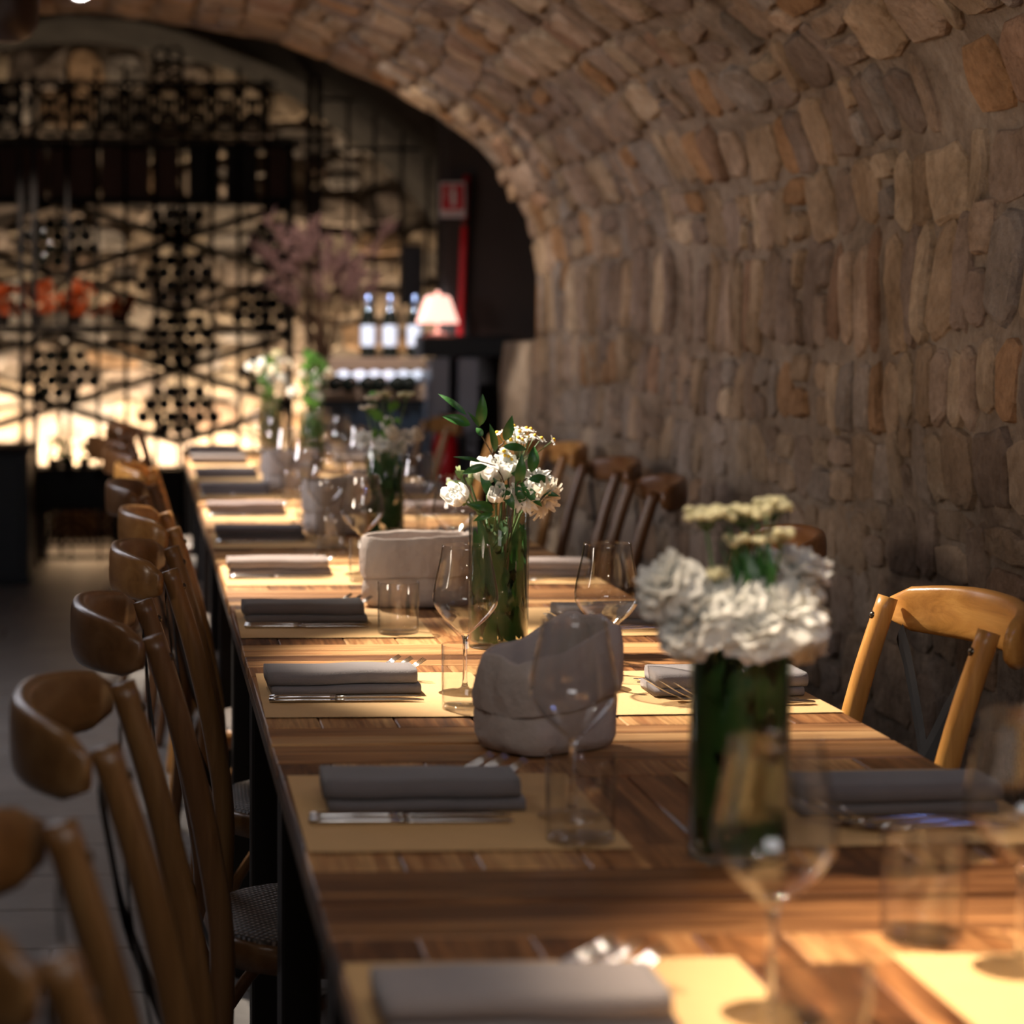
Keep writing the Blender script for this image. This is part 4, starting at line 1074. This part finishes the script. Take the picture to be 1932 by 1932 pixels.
for i, px in enumerate(bays):
    for py in (184, 212, 240):
        gp('scroll', ring_mb(gx(px, YG), gz(py, YG), .052, .010, 14))
    gp('scroll', ring_mb(gx(px, YG), gz(228, YG), .030, .009, 10))
    gp('scroll', ring_mb(gx(px + 27, YG), gz(198, YG), .034, .009, 10))
    mb = MB(); a = .075
    for s_ in (-1, 1): mb.tube([(gx(px, YG) - a * s_, 0, gz(262, YG)), (gx(px, YG), 0, gz(215, YG)), (gx(px, YG) + a * s_, 0, gz(170, YG))], .009, 6)
    gp('cross_bar', mb)
# tall pierced pier of the gate
mb = MB()
for px in (292, 344): mb.box((gx(px, YG), 0, (gz(105, YG) + gz(270, YG)) / 2), (.02, .03, gz(105, YG) - gz(270, YG)))
gp('pierced_pier', mb, 'iron', False)
for py in (112, 135, 158): 
    for px in (305, 331): gp('scroll', ring_mb(gx(px, YG), gz(py, YG), .036, .009, 12))
for px in (130, 185, 238, 399, 450): gp('finial', MB().lathe([(.0001, .07), (.008, .05), (.016, .03), (.008, .012), (.012, 0), (.0001, -.004)], 8, (gx(px, YG), 0, gz(155, YG))))
# scroll panel near the floor
gp('rail', MB().box((gx(150, YG), 0, gz(1052, YG)), (.52, .02, .02)), 'iron', False)
gp('rail', MB().box((gx(150, YG), 0, gz(1027, YG)), (.52, .02, .016)), 'iron', False)
gp('rail', MB().box((gx(150, YG), 0, gz(958, YG)), (.52, .02, .03)), 'iron', False)
for px in (78, 132, 186, 222): gp('bar', MB().tube([(gx(px, YG), 0, gz(1062, YG)), (gx(px, YG), 0, gz(955, YG))], .007, 6))
for R_ in (.045, .085, .12): gp('scroll', ring_mb(gx(132, YG), gz(1022, YG), R_, .008, 20, 0, PI))
for px, py in ((88, 975), (88, 1005), (190, 975), (190, 1005), (212, 990), (160, 965), (104, 965)): gp('scroll', ring_mb(gx(px, YG), gz(py, YG), .026, .007, 12))

rack = empty('wine_rack', (0, YR, 0)); tag(rack, 'tall dark wine rack of diamond bins and shelves before the bright stone wall', 'wine rack')
def rp(name, mb, mat='iron', sm=False): return link(name, mb.mesh(name, M[mat], sm), rack)
for px in (-110, 112, 335, 545): rp('upright', MB().box((gx(px, YR) , .14 if px in (112, 335) else 0, gz(270, YR) / 2), (.022 if px in (112, 335) else .03, .02 if px in (112, 335) else .30, gz(270, YR))))
for py in (282, 385, 625): rp('shelf', MB().box((gx(217, YR), 0, gz(py, YR)), (gx(545, YR) - gx(-110, YR), .32, .028)))
rp('base_plinth', MB().box((gx(390, YR), 0, gz(925, YR)), (gx(545, YR) - gx(235, YR), .32, gz(880, YR) - gz(960, YR) + .02)))
def diag(p1, p2):
    (a, b), (c, d) = p1, p2; v = [gx(a, YR), gz(b, YR), gx(c, YR), gz(d, YR)]
    mb = MB(); mb.tube([(v[0], 0, v[1]), (v[2], 0, v[3])], (.15, .023), 4, up=(0, 0, 1), flat=1); rp('diagonal_board', mb)
H = 222; Vv = 68
for cx_, rows in ((-110, ((385, 453), (521, 589))), ):
    pass
for top in (385, 629):
    for (xa, ya), (xb, yb) in [((-110, top + 68), (112, top)), ((112, top), (335, top + 68)), ((335, top + 68), (545, top + 4)),
                               ((-110, top + 70), (112, top + 136)), ((112, top + 136), (335, top + 68)), ((335, top + 68), (545, top + 134)),
                               ((-110, top + 204), (112, top + 136)), ((112, top + 136), (335, top + 204)), ((335, top + 204), (545, top + 138))]:
        diag((xa, ya), (xb, yb))
bprof = [(.0002, -.15), (.030, -.15), (.037, -.146), (.0375, -.06), (.0375, .04), (.034, .065), (.018, .092), (.0145, .11), (.0145, .155), (.0002, .156)]
bot_m = MB().lathe(bprof, 14, axis='y').mesh('wine_bottle', M['bottle'])
PILES = [(112, 515, 'upper left'), (335, 583, 'middle'), (112, 760, 'lower left'), (335, 696, 'centre'), (335, 828, 'bottom centre'), (335, 452, 'top centre'), (520, 520, 'upper right'), (500, 640, 'right-hand'), (490, 745, 'small lower right')]
br = random.Random(9)
for px, py, nm in PILES:
    rows = [3, 6, 5, 4] if px < 400 else [2, 5, 4, 3]
    if nm == 'top centre': rows = [3, 4]
    if nm == 'small lower right': rows = [2, 3, 2]
    if nm == 'middle': rows = [3, 6, 5, 4, 1]
    for rr, cnt in enumerate(rows):
        for i in range(cnt):
            dx = i - (cnt - 1) / 2
            x = gx(px, YR) + dx * .0785 + br.uniform(-.001, .001); z = gz(py, YR) + .060 + rr * .069 + (abs(dx) * .006 if rr == 0 else 0)
            o = link('wine_bottle', bot_m, None, (x, YR + br.uniform(-.02, .02), z), 0 if br.random() < .5 else PI)
            tag(o, f'dark bottle {ORD[i]} from left in the {("bottom", "second", "third", "fourth", "topmost")[rr]} row of the {nm} rack pile', 'bottle', f'bottles in the {nm} pile of the rack')
for i, px in enumerate((-20, 25, 68, 118, 160, 215, 262, 315)):
    h_ = .27 + .02 * (i % 3); o = link('wine_crate', MB().box((0, 0, h_ / 2), (.128, .2, h_), bev=.006).mesh('wine_crate', M['box_wood'], False), None, (gx(px, YR), YR, gz(385, YR) + .0145))
    link('crate_lid', MB().box((0, 0, h_ - .005), (.132, .205, .012), bev=.003).mesh('crate_lid', M['box_wood'], False), o)
    tag(o, f'dark brown wine crate, {ORD[i]} from the left on the top rack shelf', 'crate', 'wine crates on the top shelf')
for i, (px, w_) in enumerate(((385, .17), (455, .17))):
    h_ = .30; o = link('gift_box', MB().box((0, 0, h_ / 2), (w_, .2, h_), bev=.004).mesh('gift_box', M['black_box'], False), None, (gx(px, YR), YR, gz(385, YR) + .0145))
    link('box_lid', MB().box((0, 0, h_ - .02), (w_ + .006, .206, .045), bev=.003).mesh('box_lid', M['black_box'], False), o)
    tag(o, f'matt black gift box, {"left" if i == 0 else "right"} of the pair on the top rack shelf', 'box')
o = link('wine_crate', MB().box((0, 0, .14), (.12, .2, .28), bev=.006).mesh('wine_crate', M['box_wood'], False), None, (gx(520, YR), YR, gz(385, YR) + .0145)); tag(o, 'dark brown wine crate at the right end of the top rack shelf', 'crate', 'wine crates on the top shelf')
# red-leaved plants on the middle shelf
for i, px in enumerate((12, 75, 145, 225)):
    r = random.Random(40 + i); mb = MB()
    for q in range(70 if i < 3 else 50):
        a = r.uniform(0, 6.3); d = r.uniform(0, .10); b = Vector((d * math.cos(a), -abs(d * math.sin(a)) * .8, .03 + r.uniform(0, .16 if i < 3 else .08)))
        t = b + Vector((r.uniform(-.05, .05), r.uniform(-.05, .02), r.uniform(-.02, .05))); l = leaf_mb(b, t, r.uniform(.02, .04), .2); mb.add(l.v, l.f)
    root = empty('red_plant', (gx(px, YR), YR - .22, gz(618, YR) + .03)); fo_ = link('foliage', mb.mesh('foliage', M['redleaf']), root); fo_['kind'] = 'stuff'
    link('plant_pot', MB().lathe([(.0002, -.012), (.035, -.012), (.045, .04), (.04, .042), (.0002, .03)], 14).mesh('plant_pot', M['pot']), root)
    tag(root, f'orange-red leafy plant, {ORD[i]} from the left on the middle rack shelf', 'plant', 'red plants on the rack')
o = link('plant_ledge', MB().box((0, 0, 0), (gx(262, YR) - gx(-110, YR), .16, .02)).mesh('plant_ledge', M['iron'], False), rack, (gx(76, YR), -.22, gz(618, YR) + .006))
# low dark chest with plants, navy cabinet at the left
o = link('low_chest', MB().box((0, 0, 0), (gx(232, 11.6) - gx(66, 11.6), .36, gz(882, 11.6) - gz(958, 11.6)), bev=.01).mesh('low_chest', M['black_box'], False), None, (gx(149, 11.7), 11.72, (gz(882, 11.6) + gz(958, 11.6)) / 2))
for sx in (-.2, .2):
    link('foot', MB().box((0, 0, 0), (.04, .3, .28)).mesh('foot', M['black_box'], False), o, (sx, .1, -.24))
tag(o, 'low black chest behind the gate, under the plants', 'chest')
for i, px in enumerate((100, 128, 158)):
    r = random.Random(70 + i); mb = MB()
    for q in range(24):
        a = r.uniform(0, 6.3); d = r.uniform(0, .05); b = Vector((d * math.cos(a), d * math.sin(a), .02 + r.uniform(0, .10))); l = leaf_mb(b, b + Vector((r.uniform(-.03, .03), r.uniform(-.03, .03), r.uniform(0, .04))), .022, .2); mb.add(l.v, l.f)
    root = link('potted_plant', mb.mesh('potted_plant', M['green_bg']), None, (gx(px, 11.7), 11.7, gz(882, 11.6) + .012))
    link('plant_pot', MB().lathe([(.0002, -.01), (.03, -.01), (.036, .035), (.0002, .03)], 12).mesh('plant_pot', M['pot']), root)
    tag(root, f'small dark green potted plant, {("left", "middle", "right")[i]} of three on the black chest', 'plant')
cab = link('side_cabinet', MB().box((0, 0, .33), (.9, .5, .66), bev=.01).mesh('side_cabinet', M['navy'], False), None, (gx(52, 10.6) - .45, 10.9, 0))
link('cabinet_door', MB().box((.2, -.256, .33), (.42, .012, .60), bev=.004).mesh('cabinet_door', M['navy'], False), cab)
link('cabinet_top', MB().box((0, 0, .675), (.93, .52, .025), bev=.004).mesh('cabinet_top', M['black_box'], False), cab)
tag(cab, 'dark navy low cabinet at the far left edge, before the gate', 'cabinet')
# ---- counter with bottles
YK = 10.0
kx0, kx1 = gx(590, YK), gx(822, YK)
cn = link('bar_counter', MB().box((0, 0, .47), (kx1 - kx0, .42, .94), bev=.008).mesh('bar_counter', M['navy'], False), None, ((kx0 + kx1) / 2, YK + .25, 0))
link('counter_top', MB().box((0, 0, .955), (kx1 - kx0 + .03, .45, .03), bev=.005).mesh('counter_top', M['counter'], False), cn)
link('bottle_step', MB().box((.04, .10, 1.055), (kx1 - kx0 - .12, .20, .16), bev=.004).mesh('bottle_step', M['counter'], False), cn)
tag(cn, 'dark bar counter with a wooden top behind the far bouquets', 'counter')
def stand_bottle(x, y, z, label, lab=True):
    o = link('wine_bottle', MB().lathe([(.0002, 0), (.036, 0), (.0375, .004), (.0375, .19), (.033, .215), (.016, .245), (.014, .25), (.014, .30), (.0002, .301)], 18).mesh('wine_bottle', M['bottle']), None, (x, y, z))
    if lab: link('bottle_label', MB().lathe([(.0379, .055), (.0379, .155)], 18).mesh('bottle_label', M['label_white']), o)
    link('capsule', MB().lathe([(.0149, .25), (.0152, .298), (.008, .303), (.0002, .303)], 12).mesh('capsule', M['capsule']), o)
    tag(o, label, 'bottle', 'white-labelled bottles on the counter'); return o
for i, px in enumerate((696, 738, 785)): stand_bottle(gx(px, YK + .3), YK + .33, 1.137, f'standing bottle with a bright white label, {("left", "middle", "right")[i]} of three on the counter')
for i, px in enumerate((652, 684, 712, 740, 768, 796)):
    o = link('wine_bottle', MB().lathe([(p[0], p[1]) for p in bprof], 16, axis='y').mesh('wine_bottle', M['bottle']), None, (gx(px, YK), YK + .12, 1.012), 0)
    o.rotation_euler = (math.radians(10), 0, math.radians(-30 if i % 2 else -22)); o.location.z = 1.04
    link('bottle_label', MB().lathe([(.0380, -.10), (.0380, .01)], 16, axis='y').mesh('bottle_label', M['label_white']), o)
    tag(o, f'white-labelled bottle lying askew, {ORD[i]} from the left at the counter front', 'bottle', 'bottles lying on the counter')
# ---- grey stand, shelf, lamp
YL = 9.75
st_ = link('display_stand', MB().box((gx(833, YL), 0, .57), (.085, .22, 1.14), bev=.004).box((gx(888, YL), 0, .57), (.09, .22, 1.14), bev=.004).mesh('display_stand', M['grey_panel'], False), None, (0, YL + .12, 0))
link('stand_top', MB().box((gx(885, YL), .02, 1.195), (.42, .30, .10), bev=.01).mesh('stand_top', M['black_box'], False), st_)
link('stand_back', MB().box((gx(860, YL), .10, .57), (.05, .02, 1.14)).mesh('stand_back', M['black_box'], False), st_)
tag(st_, 'tall narrow stand with two grey panels and a black top, under the table lamp', 'stand')
lx, lz = gx(832, YL), 1.246
lamp = link('table_lamp', MB().lathe([(.0002, 0), (.05, 0), (.05, .008), (.012, .014), (.006, .03), (.006, .075), (.0002, .075)], 20).mesh('table_lamp', M['grey_panel']), None, (lx, YL + .1, lz))
link('lamp_shade', MB().lathe([(.098, .055), (.092, .075), (.062, .16), (.056, .175), (.04, .183), (.0002, .185)], 28).mesh('lamp_shade', M['lampshade']), lamp)
link('finial', MB().lathe([(.0002, .204), (.008, .20), (.012, .193), (.008, .186), (.0002, .184)], 12).mesh('finial', M['lampshade']), lamp)
tag(lamp, 'small lit table lamp with a pink tapered shade beside the red pipe', 'lamp')
point((lx, YL + .1, lz + .09), 1.2, (1.0, .62, .45), .03)
# ---- pipe, sign, extinguisher
YP = 10.0
pipe = link('red_pipe', MB().tube([(gx(886, YP), 0, gz(330, YP)), (gx(880, YP), 0, gz(480, YP)), (gx(872, YP), 0, gz(770, YP)), (gx(866, YP), 0, .02)], .0165, 12).mesh('red_pipe', M['red']), None, (0, YP + .1, 0))
link('pipe_clip', MB().lathe([(.019, -.012), (.024, -.012), (.024, .012), (.019, .012)], 12, (gx(882, YP), 0, gz(420, YP))).mesh('pipe_clip', M['rivet']), pipe)
tag(pipe, 'vertical red fire-main pipe at the end of the vault', 'pipe')
sgn = link('fire_sign', MB().box((0, 0, 0), (.122, .004, .166), bev=.0015).mesh('fire_sign', M['sign_white'], False), None, (gx(856, YP), YP + .05, gz(377, YP)))
link('red_field', MB().box((0, -.0035, .012), (.104, .003, .118)).mesh('red_field', M['sign_red'], False), sgn)
icon = MB(); icon.box((0.004, -.006, .004), (.022, .003, .066)); icon.lathe([(.0002, -.0065), (.011, -.0065), (.011, -.004)], 14, (.004, 0, .038), 'y')
icon.box((.004, -.006, .052), (.008, .003, .016)); icon.box((-.003, -.006, .060), (.026, .003, .006)); icon.tube([(-.014, -.006, .058), (-.024, -.006, .04), (-.026, -.006, .0)], .003, 5)
link('extinguisher_symbol', icon.mesh('extinguisher_symbol', M['sign_white'], False), sgn)
fc = bpy.data.curves.new('sign_lettering', 'FONT'); fc.body = 'ESTINTORE'; fc.size = .0165; fc.align_x = 'CENTER'; fc.extrude = .0004; fc.materials.append(M['sign_red'])
tmp = bpy.data.objects.new('lettering_source', fc); C.objects.link(tmp); bpy.context.view_layer.update(); tme = bpy.data.meshes.new_from_object(tmp); bpy.data.objects.remove(tmp)
to = bpy.data.objects.new('sign_lettering', tme); C.objects.link(to); to.parent = sgn; to.location = (0, -.0028, -.071); to.rotation_euler = (PI / 2, 0, 0)
tag(sgn, 'white and red fire-extinguisher sign beside the red pipe', 'sign')
ex = link('fire_extinguisher', MB().lathe([(.0002, 0), (.052, 0), (.058, .02), (.058, .34), (.045, .385), (.02, .40), (.02, .42), (.0002, .42)], 20).mesh('fire_extinguisher', M['red_dark']), None, (gx(846, 9.5), 9.55, .42))
link('valve_handle', MB().box((0, 0, .445), (.03, .03, .04)).box((.02, 0, .47), (.09, .02, .012)).mesh('valve_handle', M['black_metal'], False), ex)
link('hose', MB().tube([(.02, 0, .44), (.07, 0, .42), (.075, 0, .25), (.065, 0, .1)], .009, 8).mesh('hose', M['black_metal']), ex)
link('wall_bracket', MB().box((.0, .065, .2), (.06, .02, .4)).mesh('wall_bracket', M['black_metal'], False), ex)
tag(ex, 'dark red fire extinguisher behind the farthest right-hand chairs', 'fire extinguisher')
# ---- black loudspeaker on a pole
sp = link('loudspeaker', MB().box((0, 0, 0), (gx(795, 10.9) - gx(757, 10.9), .12, .30), bev=.006).mesh('loudspeaker', M['black_box'], False), None, (gx(776, 10.9), 10.9, gz(520, 10.9)))
link('stand_pole', MB().tube([(0, 0, -.14), (0, 0, -gz(520, 10.9) + .01)], .015, 8).mesh('stand_pole', M['black_metal']), sp)
tag(sp, 'slim black loudspeaker on a pole left of the table lamp', 'loudspeaker')
# ---- dried pampas in a tall dark vase
PX, PY_ = gx(625, 10.4), 10.9
pv = link('tall_vase', MB().lathe([(.0002, 0), (.09, 0), (.10, .02), (.13, .30), (.12, .62), (.075, .85), (.06, .95), (.085, 1.02), (.078, 1.02), (.055, .95), (.0002, .93)], 28).mesh('tall_vase', M['pot']), None, (PX, PY_, 0))
tag(pv, 'tall dark floor vase holding the dried grasses', 'vase')
r = random.Random(31)
for i in range(26):
    t = i / 25; ang = -0.62 + 1.24 * t + r.uniform(-.05, .05); ln = r.uniform(.50, .80) * (1.1 if i % 4 == 0 else 1)
    top = Vector((math.sin(ang) * ln * .75, r.uniform(-.14, .14), math.cos(ang * .8) * ln)); mid = Vector((top.x * .30, top.y * .3, top.z * .55))
    root = link('dried_grass', MB().tube([tuple(q) for q in catmull([(0, 0, -.06), mid, top], 4)], .0035, 5).mesh('dried_grass', M['dried_stem']), None, (PX + r.uniform(-.02, .02), PY_ + r.uniform(-.02, .02), 1.0))
    pl = MB(); dr_ = (top - mid).normalized()
    for q in range(34):
        s_ = r.random(); b = mid.lerp(top, .55 + .45 * s_) ; d = Vector((r.uniform(-1, 1), r.uniform(-1, 1), r.uniform(-.2, 1.2))).normalized() * r.uniform(.03, .075)
        l = leaf_mb(b, b + d + dr_ * .02, r.uniform(.006, .014), .1); pl.add(l.v, l.f)
    link('plume', pl.mesh('plume', M['dried']), root)
    tag(root, f'brown-pink dried grass plume, {(ORD + ["fourteenth", "fifteenth", "sixteenth", "seventeenth", "eighteenth", "nineteenth", "twentieth", "twenty-first", "twenty-second", "twenty-third", "twenty-fourth", "twenty-fifth", "last"])[i]} from the left in the tall vase', 'dried grass', 'dried grasses in the tall vase')
# ---- dark pendant and ceiling spotlight at the upper left
YQ = 5.6
pd = link('pendant_lamp', MB().lathe([(.0002, 0), (.035, .003), (.062, .018), (.078, .045), (.083, .08), (.083, .22), (.075, .225), (.0002, .23)], 32).mesh('pendant_lamp', M['bronze']), None, (gx(22, YQ), YQ, gz(92, YQ)))
link('hanging_rod', MB().tube([(0, 0, .22), (0, 0, .36)], .008, 8).mesh('hanging_rod', M['bronze']), pd)
tag(pd, 'dark bronze round-bottomed pendant hanging at the upper left corner', 'lamp')
sl = link('ceiling_spotlight', MB().lathe([(.030, 0), (.034, 0), (.036, .07), (.02, .085), (.0002, .09), ], 20).mesh('ceiling_spotlight', M['sign_white']), None, (-.19, 6.60, 2.285))
link('lit_lens', MB().lathe([(.0002, .004), (.029, .004)], 20).mesh('lit_lens', M['bulb']), sl)
sl.rotation_euler = (math.radians(-28), math.radians(-12), 0)
tag(sl, 'white ceiling spotlight glaring at the top edge near the left corner', 'lamp')
led = link('light_strip', MB().box((0, 0, 0), (3.2, .04, .05), bev=.004).mesh('light_strip', M['black_box'], False), None, (.2, 12.30, .40))
for sx in (-1.4, 0, 1.4): link('strip_foot', MB().box((0, 0, 0), (.03, .06, .38)).mesh('strip_foot', M['black_box'], False), led, (sx, 0, -.21))
tag(led, 'long black light strip low behind the wine rack', 'light strip')
